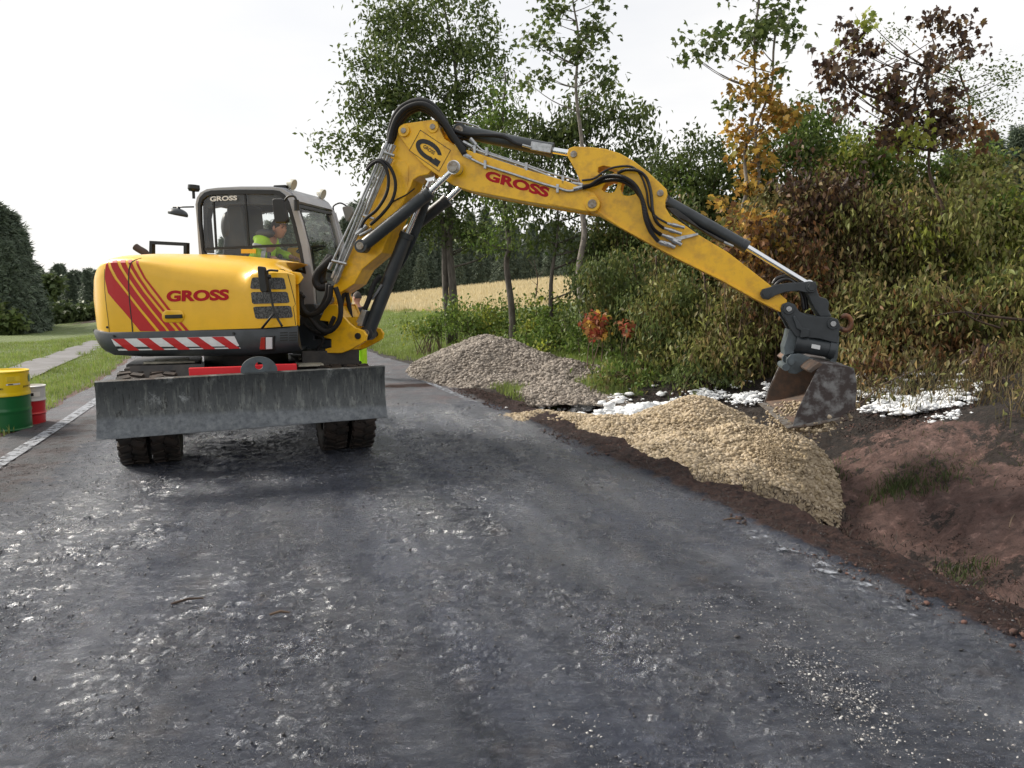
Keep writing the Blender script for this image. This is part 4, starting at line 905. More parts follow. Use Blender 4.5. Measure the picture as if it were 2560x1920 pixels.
# ---- ditching bucket
def bp_(p, la): return SL(r5(*p), la)
bw = .50; bwF = .82
NB = {'top': bp_((1188, 1155), -bw), 'tr': bp_((1386, 1186), -bw), 'mr': bp_((1400, 1262), -bw), 'br': bp_((1396, 1400), -bw), 'lip': bp_((1022, 1536), -bw)}
side = [(1188, 1155), (1290, 1165), (1386, 1186), (1402, 1262), (1404, 1330), (1392, 1420), (1300, 1478), (1130, 1520), (1022, 1536), (1048, 1450), (1100, 1335)]
sp2 = prof(r5, side, -bw); T_ = .022
bkm = mat("bucket_steel", (.055, .042, .040), .6, metal=.15, col2=(.22, .22, .22), vscale=10, ramp=(.46, .62), bump=.003, bscale=35, rvar=.1, detail=9)
def bshear(mb): mb.v = [(v[0]-.10*(v[1]+bw), v[1], v[2]+.03*(v[1]+bw)) for v in mb.v]; return mb
bk = MB().prism(sp2, -bw, -bw+T_).prism(sp2, bwF-T_, bwF)
# curved back shell between the plates (from top edge, round the back, along the floor to the lip)
idx = [1, 2, 3, 4, 5, 6, 7, 8]; cx = sum(p[0] for p in sp2)/len(sp2); cz = sum(p[1] for p in sp2)/len(sp2)
outp = [sp2[i] for i in idx]; inp = [(p[0]+(cx-p[0])*.045, p[1]+(cz-p[1])*.07) for p in outp]
inp[-1] = (sp2[8][0]+.02, sp2[8][1]+.012)
bk.prism(outp+inp[::-1], -bw+T_, bwF-T_); bk.prism([sp2[0], sp2[1], inp[0], (sp2[0][0]+.02, sp2[0][1]-.035)], -bw+T_, bwF-T_)
bucket = bshear(bk).build("bucket", bkm, EX, bevel=.003)
bshear(MB().prism([(p[0]+(cx-p[0])*.06, p[1]+(cz-p[1])*.09) for p in outp]+[(p[0]+(cx-p[0])*.065, p[1]+(cz-p[1])*.10) for p in outp][::-1], -bw+T_+.002, bwF-T_-.002)).build("inner_shell", RUST, bucket)
bshear(MB().prism([(p[0]+(cx-p[0])*.05, p[1]+(cz-p[1])*.05) for p in sp2], bwF-T_-.008, bwF-T_-.002)).build("wear_liner", RUST, bucket)
bshear(MB().prism(prof(r5, [(1180, 1150), (1200, 1165), (1130, 1215), (1118, 1200), (1150, 1170)], -bw), -bw-.004, bwF+.004)).build("top_bar", RUST, bucket, bevel=.004)
lipA = sp2[8]; bshear(MB().prism([(lipA[0]-.05, lipA[1]-.012), (lipA[0]-.05, lipA[1]-.003), (sp2[6][0], sp2[6][1]+.004), (sp2[6][0], sp2[6][1]-.014), (sp2[7][0], sp2[7][1]-.012)], -bw-.015, bwF+.015)).build("cutting_edge", mat("edge_steel", (.35, .34, .32), .4, metal=.7, col2=(.12, .08, .06), vscale=14), bucket, bevel=.002)
# ---- undercarriage
MB_ = MB(); MB_.box((0, -.9, .70), (.62, 3.1, .30)); MB_.box((0, 0, .50), (1.5, .22, .2)); MB_.box((0, -2.3, .50), (1.5, .22, .2)); ucx(MB_).build("chassis", BLKM, EX, bevel=.02)
mb = MB().cyl(UC(0, -1.1, .80), UC(0, -1.1, 1.14), .47, seg=40); mb.cyl(UC(0, -1.1, .84), UC(0, -1.1, .90), .55, seg=40); mb.build("slewing_ring", BLKM, EX, auto=30)
for su in (-1, 1):
    mb = MB(); mb.box((su*.86, -1.05, .78), (.72, 1.0, .34)); mb.box((su*.88, -.42, .92), (.66, .30, .03)); mb.box((su*.9, -1.75, .92), (.6, .3, .03)); ucx(mb); o = mb.build("side_locker", BLKM, EX, bevel=.012)
    mb = MB(); mb.box((su*.80, -.62, .962), (.50, .20, .02)); mb.box((su*.80, -1.0, .962), (.34, .24, .02)); mb.box((su*.62, -.15, .93), (.26, .34, .02)); ucx(mb).build("tread_plate", CREAM, o)
mb = MB(); mb.box((.86, -.25, .99), (.62, .1, .16)); ucx(mb).build("mud_flap", BLKM, EX); mb = MB(); mb.box((-.78, .05, .90), (.68, .03, .16), Matrix.Rotation(R(20), 3, 'X')); ucx(mb).build("mud_flap", BLKM, EX)
mb = MB(); mb.box((-.28, .72, .965), (.55, .05, .075)); mb.box((.16, .72, .975), (.50, .05, .075)); mb.box((-.22, .69, .965), (.10, .04, .05)); mb.box((.10, .69, .975), (.06, .04, .05)); mb.box((.02, .72, 1.02), (.06, .045, .05)); ucx(mb).build("red_safety_bar", REDP, EX, bevel=.006)
# dozer blade
BT = [(1.02, .975), (1.05, .985), (1.10, .975), (1.075, .88), (1.085, .72), (1.12, .60), (1.17, .515), (1.20, .495), (1.185, .49), (1.14, .51), (1.08, .60), (1.04, .72), (1.035, .88)]
blm = bpy.data.materials.new("scraped_blade_steel"); blm.use_nodes = True; n = blm.node_tree.nodes; l = blm.node_tree.links.new; b = n['Principled BSDF']
st1 = noi(5, 8, .7, ((4.5, 4.5, .55), 0)); base = mxc(rmp(st1, .50, .75), (.060, .066, .068), (.19, .20, .185)); base = mxc(rmp(noi(8, 8, .75, ((6, 6, .6), 0)), .54, .66), base, (.016, .015, .015))
base = mxc(rmp(noi(2.1, 9, .8), .55, .64), base, (.30, .315, .32)); base = mxc(rmp(noi(4.4, 9, .8, ((1.4, 1.4, .8), .2)), .60, .66), base, (.012, .012, .012)); base = mxc(rmp(noi(1.9, 9, .75, ((1, 1, .8), .5)), .60, .68), base, (.07, .045, .035)); 
tcx = n.new("ShaderNodeTexCoord"); sx = n.new("ShaderNodeSeparateXYZ"); l(tcx.outputs['Object'], sx.inputs[0])
low = rmp(mth('ADD', sx.outputs['Z'], rmp(noi(3, 6), .3, .7, -.02, .02)), .60, .64, 1, 0); base = mxc(mth('MULTIPLY', low, .65), base, mxc(rmp(noi(20, 7, .7), .4, .65), (.17, .185, .20), (.075, .085, .10)))
l(base, b.inputs['Base Color']); l(rmp(noi(9, 6), .3, .7, .28, .6), b.inputs['Roughness']); b.inputs['Metallic'].default_value = .35
bp = n.new("ShaderNodeBump"); bp.inputs['Distance'].default_value = .004; l(noi(18, 8, .7), bp.inputs['Height']); l(bp.outputs[0], b.inputs['Normal'])
mb = MB(); N0 = 24
for i in range(N0+1):
    u = -1.28+2.48*i/N0; tl = u*.022-.012
    mb.v += [(u, v_, z_+tl) for v_, z_ in BT]
k = len(BT); mb.f += [(i*k+j, i*k+(j+1) % k, (i+1)*k+(j+1) % k, (i+1)*k+j) for i in range(N0) for j in range(k)]+[tuple(range(k)), tuple(N0*k+j for j in range(k))]
blade = ucx(mb).build("dozer_blade", blm, EX, auto=30)
mb = MB(); mb.box((-.75, .62, .62), (.09, .70, .12)); mb.box((.75, .62, .65), (.09, .70, .12)); mb.box((0, .93, .7), (1.5, .1, .12)); ucx(mb).build("blade_arm", BLKM, EX, bevel=.01)
mb = MB(); hc = [(.16*c, .13*max(s, -.15)) for c, s in rotc(28)]; hi = [(.035*c, .045+.035*s) for c, s in rotc(14)]
tri = geometry.tessellate_polygon([[Vector((a, b_, 0)) for a, b_ in hc], [Vector((a, b_, 0)) for a, b_ in hi]]); flat = hc+hi; nn_ = len(flat)
for yy in (1.02, 1.055): mb.v += [(a+.05, yy, .985+b_) for a, b_ in flat]
mb.f += [tuple(t) for t in tri]+[tuple(i+nn_ for i in t) for t in tri]+[(i, (i+1) % 28, nn_+(i+1) % 28, nn_+i) for i in range(28)]+[(28+i, 28+(i+1) % 14, nn_+28+(i+1) % 14, nn_+28+i) for i in range(14)]
ucx(mb).build("lifting_eye", LGR, blade)
# wheels: hub and rim with two tyres each
def make_wheel():
    mb = MB(); mb.lathe([(.0, -.10), (.11, -.10), (.12, -.02), (.20, .02), (.23, .10), (.235, .20), (.25, .21), (.25, .02), (.24, -.02)], 32, 'y'); mb.lathe([(.25, -.21), (.235, -.20), (.22, -.05), (.2, .0)], 32, 'y')
    for i in range(8): t = i*math.pi/4; mb.cyl((.15*math.cos(t), .0, .15*math.sin(t)), (.15*math.cos(t), .06, .15*math.sin(t)), .014, seg=6)
    rim = mb.build("wheel", BLKM, EX, auto=35)
    tyres = []
    for yc in (-.145, .145):
        t_ = MB(); prf = [(.25, -.095), (.30, -.118), (.37, -.125), (.42, -.118), (.445, -.105), (.452, 0), (.445, .105), (.42, .118), (.37, .125), (.30, .118), (.25, .095)]
        t_.lathe([(r_, h+yc) for r_, h in prf], 56, 'y')
        for i in range(26):
            for sd_ in (-1, 1):
                a_ = 2*math.pi*(i+.25*sd_)/26; rot = Matrix.Rotation(-a_, 3, 'Y')
                c = rot @ Vector((.448, 0, 0))+Vector((0, yc+sd_*.058, 0)); t_.box(c, (.040, .112, .058), rot @ Matrix.Rotation(sd_*R(22), 3, 'X'))
                c = rot @ Vector((.425, 0, 0))+Vector((0, yc+sd_*.112, 0)); t_.box(c, (.06, .026, .05), rot)
        tyres.append(t_.build("tyre", TYRE, rim, auto=35))
    return rim
w0 = make_wheel()
def place_wheel(o, u, v): o.location = UC(u, v, .462); o.rotation_euler = (0, 0, UCA-TH-R(90) if u > 0 else UCA-TH+R(90))
first = True
for u, v in ((-.96, 0), (.96, 0), (-.96, -2.3), (.96, -2.3)):
    if first: o = w0; first = False
    else:
        o = w0.copy(); COL.objects.link(o); o.parent = EX
        for ch in [c for c in w0.children]: d = ch.copy(); COL.objects.link(d); d.parent = o
    place_wheel(o, u, v)
# ============================================================ vegetation
def leafcol(name, cols, trans=.35, var=.35, vs=1.2):
    cols = [tuple(c*2.1 for c in q) for q in cols]
    return mat(name, cols[0], .55, island=cols, var=var, vscale=vs, trans=trans, spec=.3)
LG_DARK = leafcol("leaf_dark_green", [(.044, .066, .020), (.068, .094, .028), (.028, .042, .015), (.092, .116, .034), (.058, .072, .024)])
LG_MID = leafcol("leaf_mid_green", [(.050, .090, .018), (.085, .13, .025), (.035, .06, .014), (.11, .15, .03), (.06, .08, .02)])
LG_OLIVE = leafcol("leaf_olive", [(.09, .105, .028), (.14, .14, .04), (.05, .055, .018), (.11, .085, .035), (.17, .18, .05), (.045, .06, .018)])
LG_WILT = leafcol("leaf_wilted", [(.13, .11, .04), (.08, .075, .028), (.20, .145, .06), (.06, .042, .022), (.12, .13, .04), (.035, .032, .018)])
LG_BURN = leafcol("leaf_scorched", [(.045, .025, .018), (.028, .016, .014), (.09, .05, .025), (.02, .014, .013), (.13, .085, .035)], trans=.2)
LG_RUST = leafcol("leaf_rust_brown", [(.12, .055, .022), (.07, .032, .018), (.17, .09, .03), (.045, .025, .015), (.10, .07, .03)])
LG_GOLD = leafcol("leaf_golden", [(.30, .17, .035), (.22, .11, .025), (.36, .24, .05), (.14, .09, .025), (.16, .15, .03)], trans=.45)
LG_YG = leafcol("leaf_yellow_green", [(.14, .17, .025), (.20, .22, .035), (.08, .11, .02), (.24, .22, .05)], trans=.45)
LG_RED = leafcol("leaf_red_orange", [(.16, .045, .022), (.15, .08, .03), (.19, .032, .022), (.09, .045, .02)], trans=.35)
LG_CONI = leafcol("needles_hazed", [(.058, .078, .052), (.085, .108, .074), (.040, .056, .040), (.105, .125, .088)], trans=.1, vs=.25)  # distance haze is put into these lightened, greyed needle colours
LG_BIRCH = leafcol("leaf_far_green", [(.045, .065, .025), (.065, .085, .03), (.03, .045, .02)], trans=.2, vs=.3)
BARK = mat("bark_grey", (.13, .115, .10), .9, col2=(.05, .042, .036), vscale=9, bump=.012, bscale=14, stretch=(1, 1, .35))
BARKP = mat("bark_pale", (.27, .24, .21), .9, col2=(.11, .095, .085), vscale=12, bump=.006, bscale=20, stretch=(1, 1, .5))
BARKB = mat("bark_brown", (.09, .055, .038), .9, col2=(.04, .028, .022), vscale=10, bump=.006, bscale=20)
TWIG = mat("dry_twigs", (.15, .10, .065), .9, col2=(.06, .04, .03), vscale=5)
def rotmats(n, droop, rg, flat=0.):
    yaw = rg.random(n)*2*np.pi; pitch = droop+(rg.random(n)-.5)*1.6; roll = (rg.random(n)-.5)*2.4
    cy, sy, cpp, spp, cr, sr = np.cos(yaw), np.sin(yaw), np.cos(pitch), np.sin(pitch), np.cos(roll), np.sin(roll)
    ax = np.stack([cy*cpp, sy*cpp, -spp], -1); side = np.stack([-sy, cy, 0*cy], -1); up = np.cross(ax, side)
    s2 = side*cr[:, None]+up*sr[:, None]; u2 = np.cross(ax, s2); return ax, s2, u2
def leaves(P, size, asp=.5, droop=.5, shape='leaf', rg=rng):
    n_ = len(P); ax, sd_, up = rotmats(n_, droop, rg); sz = (size*(.6+.8*rg.random(n_)))[:, None]
    if shape == 'leaf':
        v = np.stack([P, P+ax*sz*.45+sd_*sz*asp*.5+up*sz*.10, P+ax*sz, P+ax*sz*.45-sd_*sz*asp*.5+up*sz*.10], 1)
        f = np.array([[0, 1, 2], [0, 2, 3]])
    elif shape == 'maple':
        pts = [(0, 0, 0), (.15, .45, .03), (.42, .38, .05), (.55, .62, .0), (.65, .22, .03), (1.1, 0, -.1), (.65, -.22, .03), (.55, -.62, 0), (.42, -.38, .05), (.15, -.45, .03), (.4, 0, .0)]
        v = np.stack([P+ax*sz*a+sd_*sz*b*.9+up*sz*c for a, b, c in pts], 1)
        f = np.array([[10, i, (i+1) % 10] for i in range(10)])
    elif shape == 'spray':     # a needle-covered twig: three crossing slim blades
        v = []
        for k_ in range(3):
            a = ax+sd_*(k_-1)*.55; v += [P-sd_*sz*.02, P+a*sz*.5+up*sz*.14*(1 if k_ == 1 else -1), P+a*sz, P+a*sz*.5-up*sz*.08+sd_*sz*.10]
        v = np.stack(v, 1); f = np.array([[0, 1, 2], [0, 2, 3], [4, 5, 6], [4, 6, 7], [8, 9, 10], [8, 10, 11]])
    k = v.shape[1]; F = f[None]+(np.arange(n_)*k)[:, None, None]; return v.reshape(-1, 3), F.reshape(-1, 3)
def ellip_pts(c, r, n_, rg=rng, shell=.45):
    d = rg.normal(size=(n_, 3)); d /= np.linalg.norm(d, axis=1)[:, None]; rad = (shell+(1-shell)*rg.random(n_))**.6
    return np.array(c)+d*rad[:, None]*np.array(r)
def crown_px(blobs, Y, depth=1., dens=1., clump=.38, per=45, rg=rng):
    """blobs: (px, py, rx, ry) in photo pixels seen at distance Y; gives clump centres in real space"""
    out = []
    for b_ in blobs:
        px, py, rx, ry = b_[:4]; yy = Y+(b_[4] if len(b_) > 4 else 0); c = at(px, py, yy); k = yy/FPX; r_ = (rx*k, max(.4, min(rx, ry)*k*depth), ry*k)
        n_ = max(2, int(dens*r_[0]*r_[2]*17)); out.append(ellip_pts(c, r_, n_, rg, .25))
    return np.concatenate(out)
def clumps(C, per, sig, rg=rng, squash=.7):
    n_ = len(C); k = np.maximum(6, (1.5*per*(.5+rg.random(n_))).astype(int)); idx = np.repeat(np.arange(n_), k)
    return C[idx]+rg.normal(size=(len(idx), 3))*sig*np.array([1, 1, squash])*(.7+.6*rg.random(n_))[idx][:, None]
def limb_mesh(base, C, trunk, r0, mb=None, rg=rng, nl=40, top_r=.02, twist=.05):
    mb = mb or MB(); P = spline(trunk, 6); n_ = len(P); rs = [max(top_r, r0*(1-.88*(i/(n_-1))**.8)) for i in range(n_)]
    P = [p+Vector((math.sin(i*.7+base)*twist, math.cos(i*.9+base)*twist, 0)) for i, p in enumerate(P)]; mb.tube(P, rs, 9)
    if len(C):
        sel = rg.permutation(len(C))[:nl]
        for j in sel:
            c = Vector(C[j]); best = min(range(n_), key=lambda i: abs(P[i].z-(c.z-.45*(c-P[i]).length))+.15*(c-P[i]).length)
            a = P[best]; rr = rs[best]*.28+.004; m_ = a.lerp(c, .5)+Vector((0, 0, -.06*(c-a).length)); mb.tube(spline([a, m_, c], 3), [rr*(1-.82*i/6)+.002 for i in range(7)], 5)
    return mb
def tree(name, label, trunks, blobs, Y, m, bark, r0, leaf=(.09, .5, .5, 'leaf'), per=45, sig=.22, dens=1., nl=40, group=None, cat="tree", depth=1., extra=(), sq=.7):
    b0 = trunks[0][0]; e = empty(name, (b0[0], b0[1], b0[2]), 0, label, cat, group)
    C = crown_px(blobs, Y, depth, dens)
    sets = [(m, C)]+[(mm_, crown_px(bb, Y, depth, dd)) for mm_, bb, dd in extra]
    allC = np.concatenate([c for _, c in sets]); mb = MB()
    for i, tr in enumerate(trunks): limb_mesh(i*2.3, allC, [Vector(p) for p in tr], r0*(1 if i == 0 else .8), mb, nl=nl//len(trunks))
    off = np.array(b0); mb.v = [tuple(Vector(v)-Vector(b0)) for v in mb.v]; mb.build("trunk", bark, e, smooth=True)
    for mm_, c_ in sets:
        Pn = clumps(c_, per, sig, squash=sq); V, F = leaves(Pn, *leaf); np_mesh("crown", V-off, F, mm_, e)
    return e
def tr_px(pts, Y, root=True):      # trunk from pixels, first point set on the ground
    out = [at(p[0], p[1], Y) for p in pts]
    if root: out[0].z = float(H(out[0].x, out[0].y))-.05
    return out

# --- the six standing trees
tree("broadleaf_tree", "tall broad leafy tree with a forked grey trunk, behind the boom knee", [tr_px([(1132, 760), (1128, 640), (1122, 560), (1135, 420), (1150, 250), (1120, 80), (1110, -60)], 22), tr_px([(1122, 755), (1110, 600), (1080, 480), (1040, 380), (980, 260)], 22)],
     [(1010, 120, 110, 110), (1130, 60, 110, 110), (1180, 170, 100, 90), (950, 230, 75, 60), (1050, 240, 120, 90), (1180, 300, 110, 80), (835, 350, 36, 18), (872, 368, 36, 24), (905, 395, 30, 16), (960, 350, 90, 55), (1090, 380, 120, 80), (1210, 400, 90, 80), (930, 290, 70, 60), (1000, 440, 90, 40), (1090, 520, 110, 50), (1200, 500, 80, 60), (1130, 585, 100, 35), (1040, 545, 60, 45), (1230, 590, 70, 45), (980, 40, 50, 50), (905, 145, 35, 45), (1110, -30, 60, 40)],
     22, LG_DARK, BARK, .14, (.15, .48, .6, 'leaf'), per=46, sig=.28, dens=1.1, nl=90)
tree("slender_sapling", "slim sapling with bright green leaves and thin bent stem between two larger trees", [tr_px([(1279, 770), (1272, 680), (1268, 600), (1265, 450), (1262, 300), (1258, 180)], 19)],
     [(1255, 250, 55, 60), (1260, 340, 70, 60), (1250, 420, 60, 50), (1230, 300, 50, 50), (1270, 520, 70, 40), (1250, 600, 70, 35), (1300, 560, 40, 40)], 19, LG_MID, BARK, .10, (.13, .45, .7, 'leaf'), per=36, sig=.2, dens=1.1, nl=30)
tree("tall_maple", "tall thin maple with long bare pale trunk and sparse airy top", [tr_px([(1452, 800), (1453, 700), (1455, 560), (1452, 430), (1446, 250), (1440, 80), (1436, -60)], 17)],
     [(1440, 40, 75, 60), (1420, 120, 70, 45), (1490, 110, 60, 50), (1370, 100, 40, 30), (1450, 190, 90, 40), (1530, 190, 40, 40), (1350, 200, 35, 35), (1500, 40, 50, 50), (1400, 20, 50, 40), (1460, -30, 70, 40), (1330, 90, 22, 12)], 17, LG_DARK, BARKP, .095, (.11, .6, .4, 'maple'), per=20, sig=.19, dens=1.0, nl=70)
tree("round_crowned_tree", "bushy dark green tree with rounded crown behind the thin bare trunk", [tr_px([(1500, 790), (1495, 650), (1490, 500), (1480, 380)], 18.5), tr_px([(1380, 780), (1385, 640), (1400, 480)], 18.5)],
     [(1400, 300, 80, 70), (1500, 280, 90, 70), (1580, 330, 70, 70), (1450, 380, 110, 80), (1560, 420, 100, 70), (1370, 400, 80, 70), (1330, 480, 70, 60), (1450, 500, 110, 60), (1580, 520, 90, 60), (1420, 590, 110, 50), (1540, 600, 110, 50), (1620, 400, 50, 70), (1640, 480, 60, 60), (1320, 330, 40, 60)], 18.5, LG_DARK, BARK, .10, (.15, .42, .9, 'leaf'), per=50, sig=.25, dens=1.05, nl=70)
tree("autumn_maple", "half golden half green maple sapling rising above the hedge", [tr_px([(1858, 820), (1856, 600), (1860, 450), (1880, 300), (1890, 140), (1893, -40)], 14), tr_px([(1880, 830), (1885, 520), (1898, 330), (1930, 180), (1950, 30)], 14)],
     [(1890, 30, 70, 50), (1840, 90, 40, 40), (1940, 50, 55, 45), (1750, 90, 28, 26), (1735, 140, 26, 22), (1780, 130, 25, 25), (1960, 100, 30, 30), (1880, 110, 40, 30), (1830, 250, 45, 40), (1960, 190, 60, 30), (1910, -20, 80, 30)], 14, LG_DARK, BARKP, .06, (.11, .6, .5, 'maple'), per=20, sig=.14, dens=1.5, nl=50,
     extra=[(LG_GOLD, [(1870, 180, 35, 50), (1900, 250, 70, 60), (1870, 330, 55, 60), (1930, 300, 50, 50), (1880, 400, 50, 50), (1900, 460, 35, 50), (1885, 545, 55, 50), (1850, 570, 40, 30), (1790, 500, 40, 20)], 1.9)], depth=.6)
tree("scorched_tree", "young tree with dark brown scorched leaves on a thin reddish bent trunk", [tr_px([(2362, 900), (2352, 620), (2342, 500), (2320, 350), (2290, 250), (2330, 120)], 11.5), tr_px([(2330, 380), (2250, 290), (2150, 220), (2060, 160)], 11.5, False)],
     [(2050, 160, 35, 30), (2100, 200, 60, 40), (2170, 170, 55, 50), (2160, 110, 40, 30), (2230, 220, 60, 45), (2310, 200, 50, 55), (2350, 130, 28, 30), (2390, 90, 20, 45), (2325, 55, 30, 18), (2425, 120, 14, 30), (2120, 250, 50, 30), (2260, 300, 90, 40), (2370, 230, 45, 40), (2150, 60, 25, 20), (2350, 310, 60, 40), (2220, 350, 60, 30)], 11.5, LG_BURN, BARKB, .042, (.085, .6, 1.0, 'maple'), per=24, sig=.10, dens=2.6, nl=60,
     extra=[(LG_YG, [(2230, 220, 30, 20), (2270, 350, 40, 18), (2140, 80, 20, 25)], 1.6), (LG_RUST, [(2380, 300, 80, 40), (2480, 320, 70, 30), (2300, 270, 80, 40)], 1.6)], depth=.7, sq=1)
tree("fine_leaved_tree", "airy tree with tiny grey green leaves at the right edge of the hedge", [tr_px([(2465, 800), (2450, 560), (2440, 400), (2420, 260), (2400, 180)], 15)],
     [(2420, 190, 60, 40), (2500, 180, 50, 30), (2460, 240, 80, 40), (2400, 270, 70, 50), (2500, 290, 60, 30), (2230, 100, 60, 35), (2450, 340, 80, 30), (2350, 200, 60, 60), (2330, 330, 80, 50)], 15, LG_DARK, BARKB, .05, (.06, .6, .4, 'leaf'), per=50, sig=.19, dens=1.4, nl=60)

# --- shrubs of the hedge (each its own thing)
def shrub(name, label, px, py, rx, ry, Y, m, leaf, per=60, sig=.16, dens=1.9, group="shrubs of the hedge beside the road", cat="shrub", extra=(), stems=22, st_m=None, k_dep=.9):
    c = at(px, py, Y); k = Y/FPX; R3 = (rx*k, max(.35, min(rx*k*k_dep, .9)), ry*k)
    gz = float(H(c.x, c.y)); e = empty(name, (c.x, c.y, gz), 0, label, cat, group)
    sets = []
    tot = int(dens*R3[0]*R3[2]*22*(1+.3*R3[1]))
    n1 = tot
    for mm_, fr_, _ in [(m, 1, 0)]+[(a_, b_, 0) for a_, b_ in extra]:
        nn = int(tot*(1 if mm_ is m else fr_)); C = ellip_pts((c.x, c.y, c.z), R3, nn, shell=.05); kx = rng.random(nn) < .16; C[kx] += (C[kx]-np.array(c))*np.array([.35, .2, .45])*rng.random((kx.sum(), 1))+np.array([0, 0, .12]); C = C[C[:, 2] > H(C[:, 0], C[:, 1])+.02]; sets.append((mm_, C))
    off = np.array((c.x, c.y, gz)); allC = np.concatenate([q for _, q in sets]); mb = MB()
    for i in range(stems):
        j = rng.integers(len(allC)); t = Vector(allC[j]-off); b0 = Vector(((rng.random()-.5)*R3[0]*1.2, (rng.random()-.5)*.6, -.05)); b0.z += float(H(c.x+b0.x, c.y+b0.y))-gz
        mb.tube(spline([b0, b0.lerp(t, .5)+Vector(((rng.random()-.5)*.25, 0, .1)), t], 3), [.013-.010*q/6 for q in range(7)], 4)
    mb.build("stems", st_m or TWIG, e)
    for mm_, C in sets:
        if len(C) == 0: continue
        Pn = clumps(C, per, sig, squash=.9); V, F = leaves(Pn, *leaf); np_mesh("foliage", V-off, F, mm_, e)
    return e
NET = (.100, .40, 1.1, 'leaf'); BRD = (.090, .58, .8, 'leaf'); MAP = (.09, .6, .7, 'maple'); BIG = (.13, .5, .9, 'leaf')
